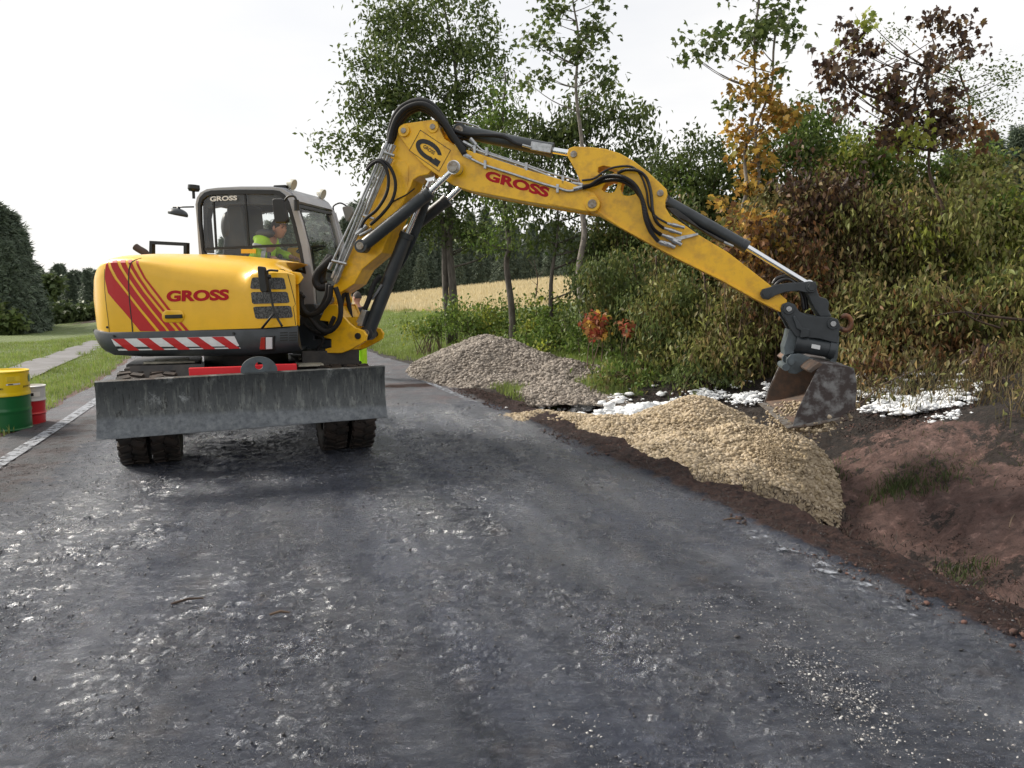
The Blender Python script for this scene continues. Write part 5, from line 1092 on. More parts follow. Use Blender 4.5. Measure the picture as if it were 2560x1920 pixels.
HS = [
 ("bramble_shrub", "low leafy brambles on the bank right behind the grey gravel heap", 1390, 850, 110, 70, 17.5, LG_MID, BRD, [(LG_YG, .15)]),
 ("bramble_shrub", "green bramble mound between the gravel heap and the drooping shrubs", 1510, 860, 110, 85, 15.8, LG_MID, BRD, [(LG_DARK, .4)]),
 ("bramble_shrub", "bramble patch on the slope left of the forked tree foot", 1075, 812, 60, 26, 21, LG_MID, BRD, [(LG_YG, .5)]),
 ("bramble_shrub", "bramble patch between sapling stem and pale trunk", 1350, 790, 80, 40, 19, LG_MID, BRD, [(LG_YG, .4)]),
 ("bramble_shrub", "low weeds and brambles in front of the forked tree trunk", 1200, 800, 100, 50, 20, LG_MID, BRD, [(LG_YG, .3)]),
 ("elder_shrub", "dark drooping elder shrub under the boom, left of the reddish leaves", 1560, 740, 120, 130, 15.5, LG_DARK, NET, [(LG_OLIVE, .4)]),
 ("elder_shrub", "dense olive elder hanging over the white foam by the gravel", 1680, 830, 130, 150, 13.6, LG_OLIVE, NET, [(LG_DARK, .5)]),
 ("elder_shrub", "wilted olive shrub directly left of the bucket and coupler", 1830, 850, 120, 150, 12.6, LG_OLIVE, NET, [(LG_WILT, .5)]),
 ("hazel_shrub", "tall shadowy hazel behind the middle of the stick", 1600, 560, 130, 120, 17.5, LG_DARK, BRD, [(LG_OLIVE, .2)]),
 ("hazel_shrub", "green hazel whose top shows above the curved end of the stick", 1740, 470, 110, 100, 16.5, LG_DARK, BRD, [(LG_MID, .4)]),
 ("hazel_shrub", "dark hazel under the straight part of the stick", 1730, 660, 120, 140, 14.6, LG_DARK, NET, [(LG_WILT, .4)]),
 ("rowan_shrub", "brownish shrub behind the hydraulic cylinder of the stick", 1900, 640, 120, 140, 13.2, LG_WILT, BRD, [(LG_RUST, .3), (LG_OLIVE, .4)]),
 ("scorched_shrub", "nearly black scorched shrub high above the bucket cylinder", 2040, 500, 110, 110, 12.6, LG_BURN, BRD, [(LG_WILT, .5)]),
 ("scorched_shrub", "rust brown scorched shrub right behind the bucket link", 2010, 720, 100, 130, 12, LG_RUST, NET, [(LG_WILT, .6), (LG_BURN, .3)]),
 ("hawthorn_shrub", "green hawthorn showing between the scorched leaves and the golden maple", 2030, 370, 120, 90, 15.5, LG_MID, BRD, [(LG_DARK, .6)]),
 ("hawthorn_shrub", "yellow green hawthorn below the scorched tree crown", 2190, 420, 130, 90, 14.5, LG_MID, BRD, [(LG_OLIVE, .5), (LG_YG, .6)]),
 ("dogwood_shrub", "brown and olive dogwood in the middle of the hedge right of the coupler", 2190, 610, 130, 150, 12.3, LG_WILT, NET, [(LG_OLIVE, .5), (LG_BURN, .35)]),
 ("dogwood_shrub", "olive dogwood low behind the lifting hook", 2170, 820, 110, 120, 11.3, LG_OLIVE, NET, [(LG_WILT, .6), (LG_RUST, .2)]),
 ("privet_shrub", "green and brown privet around the thin reddish trunk", 2340, 640, 130, 170, 11.8, LG_OLIVE, NET, [(LG_WILT, .4), (LG_YG, .3)]),
 ("privet_shrub", "wilted brown privet low on the right above the white foam", 2320, 830, 120, 110, 10.8, LG_WILT, NET, [(LG_OLIVE, .5), (LG_RUST, .35)]),
 ("privet_shrub", "leafy green privet at the right edge of the photo", 2500, 560, 110, 130, 12.2, LG_OLIVE, BRD, [(LG_MID, .4), (LG_YG, .35)]),
 ("privet_shrub", "dense green brown privet at the far right above the clay bank", 2510, 780, 120, 150, 10.6, LG_OLIVE, NET, [(LG_WILT, .5), (LG_DARK, .3)]),
 ("privet_shrub", "rounded olive privet behind the fine leaved tree", 2400, 470, 120, 90, 14, LG_OLIVE, BRD, [(LG_MID, .5)]),
 ("hazel_shrub", "far dark hazel in the gap beneath the upper boom", 1640, 690, 90, 130, 19, LG_DARK, BRD, []),
 ("hazel_shrub", "hazel thicket at the foot of the round crowned tree", 1500, 680, 110, 80, 19, LG_DARK, BRD, [(LG_MID, .4)]),
 ("nettle_clump", "low nettles on the ditch edge behind the foam patches", 1560, 950, 90, 55, 13.4, LG_MID, NET, [(LG_OLIVE, .3)]),
 ("nettle_clump", "dark trampled nettles between bucket and drooping elder", 1760, 940, 110, 50, 12.4, LG_DARK, NET, [(LG_OLIVE, .4)]),
 ("dry_weed_clump", "dry brown weeds right of the bucket along the foam", 2230, 900, 130, 50, 10.4, LG_WILT, NET, [(LG_RUST, .5)]),
 ("dry_weed_clump", "tangle of dry weeds at the right edge over the burnt soil", 2480, 920, 130, 50, 9.6, LG_WILT, NET, [(LG_BURN, .5)]),
]
TH_L = ["deep shade hazel behind the hedge, left of the upper stick end", "deep shade hazel behind the hedge, below the stick cylinder", "deep shade hazel behind the hedge, above the bucket cylinder", "deep shade hazel behind the hedge, over the coupler", "deep shade hazel behind the hedge, around the thin reddish trunk", "deep shade hazel behind the hedge at the right picture edge", "low dark hazel behind the drooping elders", "low dark hazel behind the coupler", "low dark hazel behind the brown privet"]
for i_, (px, py, rx, ry, Y) in enumerate(((1600, 690, 110, 130, 18.5), (1760, 640, 120, 160, 17), (1920, 600, 120, 170, 16), (2080, 580, 120, 170, 15.5), (2260, 600, 130, 160, 15), (2460, 640, 150, 150, 14.5), (1720, 820, 130, 90, 16), (1960, 830, 130, 110, 14.5), (2250, 820, 180, 110, 13.5))):
    HS.append(("hazel_shrub", TH_L[i_], px, py, rx, ry, Y, LG_DARK, (.15, .6, .9, 'leaf'), [(LG_OLIVE, .5)]))
for nm, lb_, px, py, rx, ry, Y, m, lf_, ex in HS:
    shrub(nm, lb_, px, py, rx, ry, Y, m, lf_, extra=ex, group="shrubs and weeds of the roadside hedge", cat=nm.replace('_', ' ').split()[-1])
shrub("red_leaved_sapling", "small sapling with orange red leaves on the bank above the foam", 1490, 812, 32, 34, 14.2, LG_RED, MAP, per=16, sig=.07, dens=7, group=None, cat="sapling", extra=[(LG_GOLD, .5)], stems=4)
shrub("red_leaved_sapling", "second small red leaved sapling among dark leaves further right", 1565, 825, 18, 42, 13.6, LG_RED, MAP, per=10, sig=.06, dens=5, group=None, cat="sapling", stems=3)
shrub("golden_sapling", "golden brown maple sapling sticking out above the stick cylinder", 1880, 580, 75, 75, 12.2, LG_GOLD, MAP, per=14, sig=.10, dens=3, group=None, cat="sapling", extra=[(LG_RUST, .7)], stems=6)
# dead branches in the hedge
def branch(label, pts, Y, r_):
    P = spline([at(p[0], p[1], Y+(p[2] if len(p) > 2 else 0)) for p in pts], 5); mb = MB().tube(P, [r_*(1-.7*i/(len(P)-1)) for i in range(len(P))], 6)
    for k_ in range(3):
        a_ = P[int(len(P)*(.3+.2*k_))]; mb.tube([a_, a_+Vector((.18*(1 if k_ % 2 else -1), .05, .16+.05*k_))], [r_*.4, .002], 4)
    o = mb.build("dead_branch", BARKB, None, smooth=True); tag(o, label, "branch", "dead branches lying in the hedge")
branch("long reddish dead branch lying level in the hedge at far right", [(2560, 800), (2470, 790), (2400, 780), (2330, 790)], 9.9, .022)
branch("short dead branch slanting down below the longer one at right", [(2500, 820), (2440, 800), (2400, 775)], 9.8, .016)
branch("dead twig slanting across the foam right of the bucket", [(2150, 1010), (2210, 960), (2280, 930), (2330, 900)], 9.4, .010)
for i, (a_, b_) in enumerate((((1640, 640), (1632, 840)), ((1760, 690), (1764, 840)), ((1585, 660), (1600, 830)), ((2010, 870), (2120, 890)), ((1340, 740), (1335, 650)))):
    branch(["grey dead stem rising left of the stick in the shadowy hedge", "grey dead stem below the straight part of the stick", "thin dead stem left of the drooping elder", "bare twig sticking out sideways below the tilt bracket", "bare stem beneath the upper boom near the round tree"][i], [a_, ((a_[0]+b_[0])/2+6, (a_[1]+b_[1])/2), b_], [14.4, 12.6, 15, 10.8, 17][i], .016)

# --- conifers of the woods
def conifer_mesh(seed, h, rad, nb, m):
    rg = np.random.default_rng(seed); P = []; 
    for i in range(nb):
        z = h*(.08+.92*rg.random()**.85); rmax = rad*(1-z/h)**.8*(.5+.7*rg.random())+.10; a = rg.random()*6.28; k_ = 7
        rr = rmax*(rg.random(k_)**.5); P.append(np.stack([rr*np.cos(a), rr*np.sin(a), z-rr*.28+rg.normal(size=k_)*.08], -1)+rg.normal(size=(k_, 3))*.16)
    P = np.concatenate(P); V, F = leaves(P, .62, .5, .35, 'spray', rg); return V, F
CON = []
for sd_ in range(4):
    h_ = [12, 13, 11.5, 12.5][sd_]; V, F = conifer_mesh(sd_+20, h_, [3.4, 2.9, 3.7, 3.1][sd_], 560, LG_CONI)
    e = empty("spruce_tree", (0, 0, 0)); np_mesh("crown", V, F, LG_CONI, e); MB().cyl((0, 0, -.5), (0, 0, h_*.95), .2, .03, 8).build("trunk", BARK, e, smooth=True); CON.append(e)
used_c = set()
def put_spruce(x, y, z, sc, label, group, rg=random):
    j = rg.randrange(4); src = CON[j]
    if j not in used_c: used_c.add(j); o = src
    else:
        o = src.copy(); COL.objects.link(o)
        for ch in list(src.children): d = ch.copy(); COL.objects.link(d); d.parent = o
    o.location = (x, y, z); o.rotation_euler = (0, 0, rg.random()*6.28); o.scale = (sc, sc, sc*(.9+.2*rg.random())); tag(o, label, "conifer", group)
def put_px(px, topy, Y, label, group, basez=None):
    p = at(px, topy, Y); gz = float(H(p.x, Y)) if basez is None else basez; put_spruce(p.x, Y, gz-.3, max(.2, (p.z-gz+.3)/12), label, group)
GL = "spruces of the wood left of the meadow"; GR_ = "spruces of the dark wood beyond the grain field"; GM = "spruces behind the excavator cab"
for px, ty, Y in ((-60, 470, 46), (-10, 515, 47), (25, 545, 48), (50, 590, 50), (62, 640, 53), (-35, 520, 52), (5, 560, 54), (-90, 500, 50), (40, 640, 47), (15, 600, 45), (75, 660, 56)):
    put_px(px, ty, Y, "tall dark spruce of the wood edge at the far left", GL)
for i in range(26):
    px = 70+i*9+random.uniform(-6, 6); put_px(px, 686+random.uniform(-12, 14), random.uniform(66, 84), "distant spruce in the wood across the left meadow", "distant spruces across the left meadow")
def prof_top(px): return float(np.interp(px, [640, 700, 730, 760, 800, 840, 900, 1000, 1100, 1200, 1330, 1500], [600, 590, 545, 560, 535, 560, 560, 600, 620, 600, 620, 640]))
for i in range(60):
    px = 560+i*16+random.uniform(-9, 9); Y = random.uniform(92, 125); put_px(px, prof_top(px)-48*float(np.interp(px, [820, 920], [0, 1]))+random.uniform(-18, 22), Y, "dark spruce in the wood beyond the grain field", GR_)
for i in range(44):
    px = 590+i*21+random.uniform(-9, 9); put_px(px, prof_top(px)-30*float(np.interp(px, [820, 920], [0, 1]))+random.uniform(5, 70), random.uniform(78, 90), "dark spruce in the front row beyond the grain field", "front row spruces beyond the grain field")
for i in range(16): put_px(2380+i*18, 395+random.uniform(-14, 14)-i*1.5, random.uniform(62, 75), "dark spruce on the hill far behind the hedge at right", "spruces on the hill behind the hedge")
# paler broadleaf trees and bushes at the wood edge left
tree("edge_tree", "pale green birch with light trunk at the edge of the left wood", [tr_px([(113, 800), (114, 740), (113, 700)], 60)], [(113, 712, 26, 20), (95, 725, 16, 12), (130, 722, 14, 12), (140, 712, 12, 10)], 60, LG_BIRCH, BARKP, .12, (.5, .6, .5, 'leaf'), per=40, sig=.35, dens=1.3, nl=12)
for px in (90, 128, 158, 176, 205, 228): shrub("meadow_edge_bush", "grey green round bush at the foot of the distant left wood", px, 785+random.uniform(-4, 3), 17, 14, 62, LG_BIRCH, (.45, .6, .5, 'leaf'), per=30, sig=.35, dens=.9, group="bushes along the foot of the left wood", cat="bush", stems=3, k_dep=2)
shrub("meadow_edge_bush", "dark bush under the spruces at the left picture edge", 20, 800, 50, 20, 44, LG_DARK, (.35, .6, .5, 'leaf'), per=40, sig=.3, dens=1.2, group=None, cat="bush", stems=3, k_dep=2)

# ---------------------------------------------------------------- grass and weeds (uncountable)
GRASS = mat("grass_blades", (.16, .22, .05), .6, island=[(.28, .38, .07), (.20, .30, .055), (.37, .44, .12), (.14, .21, .04), (.40, .38, .17)], trans=.35, var=.35, vscale=.5)
GRASSD = mat("verge_blades", (.10, .15, .03), .6, island=[(.24, .33, .065), (.30, .39, .09), (.16, .23, .045), (.38, .40, .14)], trans=.3, var=.35, vscale=.8)
STRAW = mat("straw_stalks", (.42, .29, .11), .7, island=[(.66, .57, .36), (.56, .47, .27), (.74, .66, .46)], trans=.2)
def blades(P, h, wd, rg=rng, lean=.5):
    n_ = len(P); a = rg.random(n_)*6.28; hh = h*(.45+.9*rg.random(n_)); ln = lean*rg.random(n_); b_ = rg.random(n_)*6.28
    sd_ = np.stack([np.cos(a), np.sin(a), 0*a], -1)*wd; tip = np.stack([np.cos(b_)*ln*hh, np.sin(b_)*ln*hh, hh], -1); mid = tip*np.array([.35, .35, .6])
    v = np.stack([P-sd_, P+sd_, P+mid+sd_*.7, P+tip, P+mid-sd_*.7], 1); f = np.array([[0, 1, 2], [0, 2, 4], [4, 2, 3]]); F = f[None]+(np.arange(n_)*5)[:, None, None]; return v.reshape(-1, 3), F.reshape(-1, 3)
def scatter(x0, x1, y0, y1, n_, test, sink=.0):
    x = rng.random(n_)*(x1-x0)+x0; y = rng.random(n_)*(y1-y0)+y0; s, t = road_st(x, y); k = test(x, y, s, t); x, y = x[k], y[k]; return np.stack([x, y, H(x, y)-sink], -1)
def pathd(x, y): return np.abs((x-pA.x)*pD.y-(y-pA.y)*pD.x)
Pg = scatter(-22, -5, 8, 40, 240000, lambda x, y, s, t: (t < -6.12-.25*fbm(x*2, y*2, 2)) & (pathd(x, y) > .56) & (rng.random(len(x)) < np.clip(14/y, .2, 1)) & (x/y > -.75))
V, F = blades(Pg, .085, .006); o = np_mesh("meadow_grass", V, F, GRASS); tag(o, "short sunlit meadow grass left of the road", "grass", kind='stuff')
Pt = scatter(-20, -5, 8, 34, 900, lambda x, y, s, t: (t < -6.8) & (np.abs(pathd(x, y)-.9) < .5) & (x/y > -.75)); Pt = np.repeat(Pt, 30, 0)+rng.normal(size=(len(Pt)*30, 3))*np.array([.07, .07, 0])
V, F = blades(Pt, .16, .006, lean=.9); o = np_mesh("tall_grass_tufts", V, F, GRASS); tag(o, "taller grass tufts along the path edge", "grass", kind='stuff')
Pv = scatter(-18, 4, 12, 50, 380000, lambda x, y, s, t: (t > .75+.25*fbm(x*2, y*2, 2)) & (t < 7.5) & (s > 11.5) & (pile1(x, y) < H(x, y)) & (rng.random(len(x)) < np.clip(16/y, .2, 1)))
V, F = blades(Pv, .12, .007, lean=.7); o = np_mesh("verge_grass", V, F, GRASSD); tag(o, "long grass on the roadside slope behind the gravel heap", "grass", kind='stuff')
Pw = scatter(-30, 22, 38, 75, 90000, lambda x, y, s, t: (t > 6.6) & (s > 40)); V, F = blades(Pw, .36, .03, lean=.3); o = np_mesh("grain_field", V, F, STRAW); tag(o, "ripe golden grain standing in the field", "grain", kind='stuff')
Pk = scatter(-6, 9, 9, 24, 30000, lambda x, y, s, t: (t > 2.4) & (t < 7) & (s > 11) & (pile1(x, y) < H(x, y)-.02) & (fbm(x*.9, y*.9, 3) > -.12)); V, F = leaves(Pk+np.stack([0*Pk[:, 0], 0*Pk[:, 0], .05+.3*rng.random(len(Pk))], -1), .085, .55, .4, 'leaf'); o = np_mesh("bank_weeds", V, F, LG_MID); tag(o, "leafy ground weeds covering the roadside bank", "weeds", kind='stuff')
Pu = scatter(1, 10, 5, 14, 26000, lambda x, y, s, t: (t > 4.3-.8*fbm(x*1.3, y*1.3, 3)) & (t < 8) & (s < 12)); V1 = blades(Pu, .26, .006, lean=1.2)
o = np_mesh("dry_grass", *V1, mat("dry_blades", (.16, .11, .06), .8, island=[(.16, .11, .055), (.07, .05, .028), (.22, .17, .08), (.09, .10, .03), (.04, .03, .02)], trans=.2)); tag(o, "dry and scorched grass hanging over the clay bank", "grass", kind='stuff')
Pl = Pu[rng.random(len(Pu)) < .4]; Pl = Pl+np.stack([0*Pl[:, 0], 0*Pl[:, 0], .03+.3*rng.random(len(Pl))], -1); o = np_mesh("wilted_ground_leaves", *leaves(Pl, .07, .5, .9, 'leaf'), LG_WILT); tag(o, "wilted leaves on the ground below the hedge", "leaves", kind='stuff')
GRASST = mat("bank_tuft_blades", (.05, .08, .02), .7, island=[(.055, .085, .02), (.08, .11, .03), (.03, .045, .014), (.10, .09, .04)], trans=.2)
def tuft(px, py, n_, spread, h, label, m=GRASST):
    g_ = ground(px, py); P = np.array(g_)+rng.normal(size=(n_, 3))*np.array([spread, spread*.7, 0]); P[:, 2] = H(P[:, 0], P[:, 1]); o = np_mesh("grass_tuft", *blades(P, h, .0045, lean=1.1), m); tag(o, label, "grass tuft", "grass tufts left on the clay bank", 'stuff')
tuft(2290, 1215, 450, .20, .09, "green grass tuft in the middle of the smooth clay bank"); tuft(2440, 1150, 900, .34, .08, "wide dark green grass patch high on the clay bank"); tuft(2060, 1210, 260, .16, .07, "dark grass tuft at the foot of the tan gravel")
tuft(2400, 1440, 260, .12, .07, "sparse dark tuft on the road edge at lower right"); tuft(2230, 1230, 300, .12, .10, "small tuft left of the green one on the clay bank")
BLKG = mat("charred_stubble", (.016, .013, .012), .9, island=[(.014, .012, .012), (.03, .02, .016), (.05, .035, .022)])
Pb = scatter(-2, 9, 3, 13, 60000, lambda x, y, s, t: (((t > .25) & (t < 1.05+.3*fbm(x*2, y*2, 2))) | ((t > 3.3) & (t < 5.4) & (fbm(x*1.1, y*1.1, 3) > -.05))) & (s < 14) & (pile2(x, y) < H(x, y))); Pb[:, 2] = np.maximum(Pb[:, 2], .012*(road_st(Pb[:, 0], Pb[:, 1])[1] < .6))
V, F = blades(Pb, .035, .0035, lean=2.4); o = np_mesh("charred_litter", V, F, BLKG); tag(o, "charred grass litter on the road edge and ditch bank", "burnt litter", kind='stuff')
# crumbs and clods of soil, loose stones
CLOD = mat("soil_clods", (.07, .035, .03), .9, island=[(.07, .036, .03), (.025, .018, .016), (.11, .055, .042), (.04, .025, .022), (.016, .013, .012)], bump=.004, bscale=60)
Pc = scatter(-2, 8, 3, 13.5, 90000, lambda x, y, s, t: (t > .05) & (t < 5.4) & (s < 14) & (pile2(x, y) < H(x, y)) & (fbm(x*1.6+5, y*1.6, 3)*1.3 > -.05+.17*(t > 1.3)-.3*(np.abs(t-.85) < .35)))
Pc[:, 2] = np.maximum(Pc[:, 2], np.where(road_st(Pc[:, 0], Pc[:, 1])[1] < .6, .018, -9)); V, F = stones(Pc, .008+.030*rng.random(len(Pc))**5, .7); o = np_mesh("soil_clods", V, F, CLOD); tag(o, "crumbly red brown and burnt soil clods along the ditch", "soil", kind='stuff')
Ps = []
for (px, py, n_, s1_) in ((1880, 1500, 90, .22), (1960, 1600, 120, .2), (2050, 1680, 260, .16), (2110, 1760, 330, .15), (2180, 1850, 330, .16), (1650, 1610, 150, .22), (2500, 1860, 90, .12), (1450, 1830, 90, .12), (1750, 1560, 110, .2)):
    g_ = ground(px, py); Ps.append(np.array((g_.x, g_.y, .018))+rng.normal(size=(n_, 3))*np.array([s1_*.7, s1_*.7, 0]))
Ps = np.concatenate(Ps); V, F = stones(Ps, .003+.011*rng.random(len(Ps))**3, .5); o = np_mesh("loose_chippings", V, F, mat("pale_chippings", (.5, .47, .42), .6, island=[(.40, .39, .38), (.16, .15, .15), (.55, .54, .52), (.25, .23, .21)])); tag(o, "small pale stone chippings scattered on the near asphalt", "chippings", kind='stuff')
Ps = scatter(-5, 3.2, 2.2, 9.5, 130000, lambda x, y, s, t: (t < .55) & (t > -5.6) & (fbm(s*1.1+2, t*1.6, 4) > -.42+.55*rng.random(len(x))))
def onroad(P):      # height of the displaced asphalt surface
    s, t = road_st(P[:, 0], P[:, 1]); i = np.clip(np.searchsorted(sv, s), 0, len(sv)-1); j = np.clip(np.searchsorted(tv, t), 0, len(tv)-1); return ZZ[i, j]
Ps[:, 2] = onroad(Ps); V, F = stones(Ps, .004+.011*rng.random(len(Ps))**3, .6); o = np_mesh("asphalt_grit", V, F, mat("wet_grit", (.03, .03, .035), .22, spec=.8, island=[(.03, .03, .036), (.06, .058, .06), (.015, .015, .018), (.10, .10, .105), (.02, .02, .024), (.045, .035, .032)])); tag(o, "wet grit and tar crumbs covering the burnt asphalt", "grit", kind='stuff')
Ps = scatter(-5, 3, 2.3, 12, 1500, lambda x, y, s, t: (t < .4) & (t > -5.9)); Ps[:, 2] = .016; V, F = stones(Ps, .006+.022*rng.random(len(Ps))**5, .6); o = np_mesh("asphalt_crumbs", V, F, mat("tar_crumbs", (.02, .02, .022), .5, island=[(.02, .02, .022), (.04, .035, .034), (.012, .012, .014)])); tag(o, "dark crumbs of tar and dirt lying on the wet asphalt", "debris", kind='stuff')
# gravel falling from the bucket
n_ = 1500; g0 = at(1918, 1075, 7.6); f_ = rng.random(n_); Pf = np.array(g0)[None]+np.stack([rng.normal(size=n_)*.07+.10*f_, rng.normal(size=n_)*.12-.3*f_, -f_**.8*.62], -1)
V, F = stones(Pf, .008+.02*rng.random(n_)**2, .8); o = np_mesh("falling_gravel", V, F, G2); tag(o, "gravel pouring down from the lip of the bucket", "gravel", kind='stuff')
cc = np.array(toworld(SL(r5(1010, 1478), 0))); Pf = cc[None]+rng.normal(size=(2600, 3))*np.array([.10, .24, .045])+np.array([.10, .0, -.02]); Pf[:, 2] += (Pf[:, 0]-cc[0])*.25
V, F = stones(Pf, .02+.03*rng.random(2600)**2, .8); o = np_mesh("bucket_gravel", V, F, G2); tag(o, "tan gravel still lying in the open bucket", "gravel", kind='stuff')
# firefighting foam
FOAM = mat("white_foam", (.86, .88, .90), .6, var=.12, vscale=14, bump=.012, bscale=30)
def foam(name_l, spots):
    parts = []
    vv, ff = ico_base(2)
    for (px, py, sx_, n_, r_) in spots:
        g_ = ground(px, py)
        for i in range(n_):
            c = np.array(g_)+np.array([rng.normal()*sx_, rng.normal()*sx_*.8, 0]); c[2] = max(float(H(c[0], c[1])), float(pile2(c[0], c[1])))+.03
            rr = r_*(.22+.62*rng.random()**1.5)
            for _k in range(6):
              c2_ = c+rng.normal(size=3)*np.array([rr*1.8, rr*1.5, rr*.45]); r2_ = rr*(.25+.45*rng.random()); nzv = np.array([mnoise.noise(Vector(p*3.1+c2_*7)) for p in vv])[:, None]; parts.append((vv*(1+.7*nzv)*r2_*np.array([1.3, 1.1, .6])+c2_, ff))
            q = vv*(1+.22*np.array([mnoise.noise(Vector(p*2.3+c)) for p in vv])[:, None]*2)*rr*np.array([1+.6*rng.random(), 1+.4*rng.random(), .5+.4*rng.random()])+c; parts.append((q, ff))
    V, F = join(parts); o = np_mesh("foam_patch", V, F, FOAM, smooth=True); tag(o, name_l, "foam", "patches of white firefighting foam", 'stuff')
foam("thick lumps of white foam between gravel and green weeds, left of the tan heap", [(1590, 1050, .17, 30, .20), (1540, 1040, .10, 14, .20), (1625, 1035, .15, 22, .15), (1560, 1005, .22, 16, .06), (1465, 1020, .06, 8, .13), (1545, 1000, .05, 5, .10), (1660, 1025, .1, 10, .06)])
foam("small white foam blob at the asphalt edge, leftmost of all", [(1352, 1024, .05, 4, .07), (1300, 1025, .1, 6, .02), (1405, 1025, .03, 2, .05)])
foam("broken row of white foam above the tan heap, left of the bucket", [(1740, 1003, .10, 14, .07), (1860, 1000, .12, 22, .07), (1720, 1000, .14, 12, .05), (1800, 995, .14, 14, .05), (1880, 1010, .16, 18, .05), (1830, 960, .12, 6, .04), (1900, 985, .12, 12, .05), (1765, 985, .05, 4, .06)])
foam("bright foam flecks caught in the weeds above the row left of the bucket", [(1825, 890, .05, 5, .035), (1860, 960, .1, 5, .03), (1830, 915, .06, 3, .025)])
foam("broad sheet of white foam on the bank right of the bucket", [(2240, 1010, .15, 60, .07), (2290, 1025, .15, 70, .08), (2345, 995, .15, 55, .07), (2200, 990, .14, 36, .05), (2385, 1010, .12, 30, .05), (2370, 1050, .12, 30, .035)])
foam("smaller upper strip of foam right of the bucket", [(2190, 945, .12, 36, .055), (2240, 940, .14, 36, .045), (2270, 955, .12, 22, .05), (2165, 960, .06, 12, .06), (2400, 965, .1, 16, .04)])
# twigs, mud lumps on the road
for lb_, (px, py), ln, an, m in (("dark thin stick lying on the asphalt in the lower left", (470, 1522), .16, .5, BARKB), ("brown flattened leaf scrap on the asphalt at centre left", (700, 1555), .10, .3, TWIG), ("pale bent root lying on the clay bank at the right", (2530, 1310), .5, .9, TWIG), ("short twig near the clay at the road edge", (1830, 1310), .14, .1, TWIG)):
    g_ = ground(px, py); z0 = .028 if px < 1700 else float(H(g_.x, g_.y))+.03; d = Vector((math.cos(an), math.sin(an), .0))*ln/2; c = Vector((g_.x, g_.y, z0)); o = MB().tube([c-d, c+Vector((0, .01, .008)), c+d], [.006, .007, .004], 6).build("fallen_twig", m, None); tag(o, lb_, "twig", "twigs lying about")
# ---------------------------------------------------------------- barrels
def barrel(label, base, r_, h, cols, split, taper=1., n_="steel_drum", rings=(.34, .67)):
    e = empty(n_, base, 0, label, "barrel")
    prf = [(r_*taper*.93, .012), (r_*taper, .0), (r_*taper+.004, .012), (r_*taper, .02)]
    def rad(z): return r_*(taper+(1-taper)*z/h)
    zs = np.linspace(.02, h-.02, 40); pr = [(rad(z)+sum(.012*math.exp(-((z-k*h)/.012)**2) for k in rings), z) for z in zs]
    lo = [(0, .03), (r_*taper*.95, .03), (r_*taper+.004, .0), (r_*taper+.006, .014)]+[p for p in pr if p[1] <= split*h]
    MB().lathe(lo, 48).build("drum_wall", cols[0], e, smooth=True, auto=50); up = [p for p in pr if p[1] > split*h]; up = [(lo[-1][0], lo[-1][1])]+up+[(r_+.008, h-.015), (r_+.008, h), (r_-.004, h), (r_-.010, h-.022), (0, h-.018)]
    MB().lathe(up, 48).build("drum_wall", cols[1], e, auto=50); return e
DG = mat("drum_green", (.008, .13, .035), .35, coat=.3, var=.1, vscale=5); DY = mat("drum_yellow", (.82, .60, .01), .35, coat=.3, var=.06); DR = mat("drum_red", (.58, .02, .03), .4, coat=.2, var=.1); DW = mat("drum_white", (.62, .63, .65), .45, var=.1)
gb = ground(11, 1083); gb = Vector((gb.x*(gb.y+.28)/gb.y, gb.y+.28, gb.z)); r0_ = 62/FPX*gb.y; h0_ = at(11, 926, gb.y).z-gb.z
b1 = barrel("large steel drum, green below and yellow above, on the grass at the left edge", gb, r0_, h0_, (DG, DY), .60, rings=(.33, .60)); 
gr_ = ground(76, 1068); gr_ = Vector((gr_.x*(gr_.y+.2)/gr_.y, gr_.y+.2, gr_.z)); h1_ = at(76, 964, gr_.y).z-gr_.z
b2 = barrel("small drum, red with a white upper part, beside the green drum", gr_, .20, h1_, (DR, DW), .64, .9, rings=(.30, .64))
def wrap(txt, e, r_, a0, a1, z0, z1, m, nm="lettering", fat=.02):
    v2, f2 = text2d(txt, 1, fat); view = math.atan2(-e.location.y, -e.location.x)
    vs = []
    for u, v in v2: a = view+R(a0+(a1-a0)*u); vs.append(((r_+.006)*math.cos(a), (r_+.006)*math.sin(a), z0+(z1-z0)*v))
    return MB().add(vs, f2).build(nm, m, e)
wrap("JOHN DEERE", b1, r0_, -72, 4, h0_*.70, h0_*.735, BLK); wrap("JOHN DEERE", b1, r0_, 46, 122, h0_*.715, h0_*.75, BLK)
def patch(e, r_, a0, a1, z0, z1, m, nm, off=.004):
    view = math.atan2(-e.location.y, -e.location.x); vs = []
    for i in range(9):
        a = view+R(a0+(a1-a0)*i/8); vs += [((r_+off)*math.cos(a), (r_+off)*math.sin(a), z0), ((r_+off)*math.cos(a), (r_+off)*math.sin(a), z1)]
    return MB().add(vs, [(2*i, 2*i+2, 2*i+3, 2*i+1) for i in range(8)]).build(nm, m, e)
patch(b1, r0_, 10, 40, h0_*.83, h0_*.92, mat("label_yellow", (.85, .66, .05), .5), "drum_label"); patch(b1, r0_, 10, 40, h0_*.775, h0_*.80, WHT, "drum_label"); patch(b1, r0_, 14, 24, h0_*.78, h0_*.795, BLK, "label_print", .005)
for k_ in range(5): patch(b1, r0_, 12, 30-3*(k_ % 2), h0_*(.84+.016*k_), h0_*(.845+.016*k_), mat("label_print", (.35, .27, .03), .6), "label_print", .005)
view = math.atan2(-b1.location.y, -b1.location.x); vs = []
for c, s in rotc(24):
    a = view+R(76)+c*.14; vs.append(((r0_+.004)*math.cos(a), (r0_+.004)*math.sin(a), h0_*.86+s*.05))
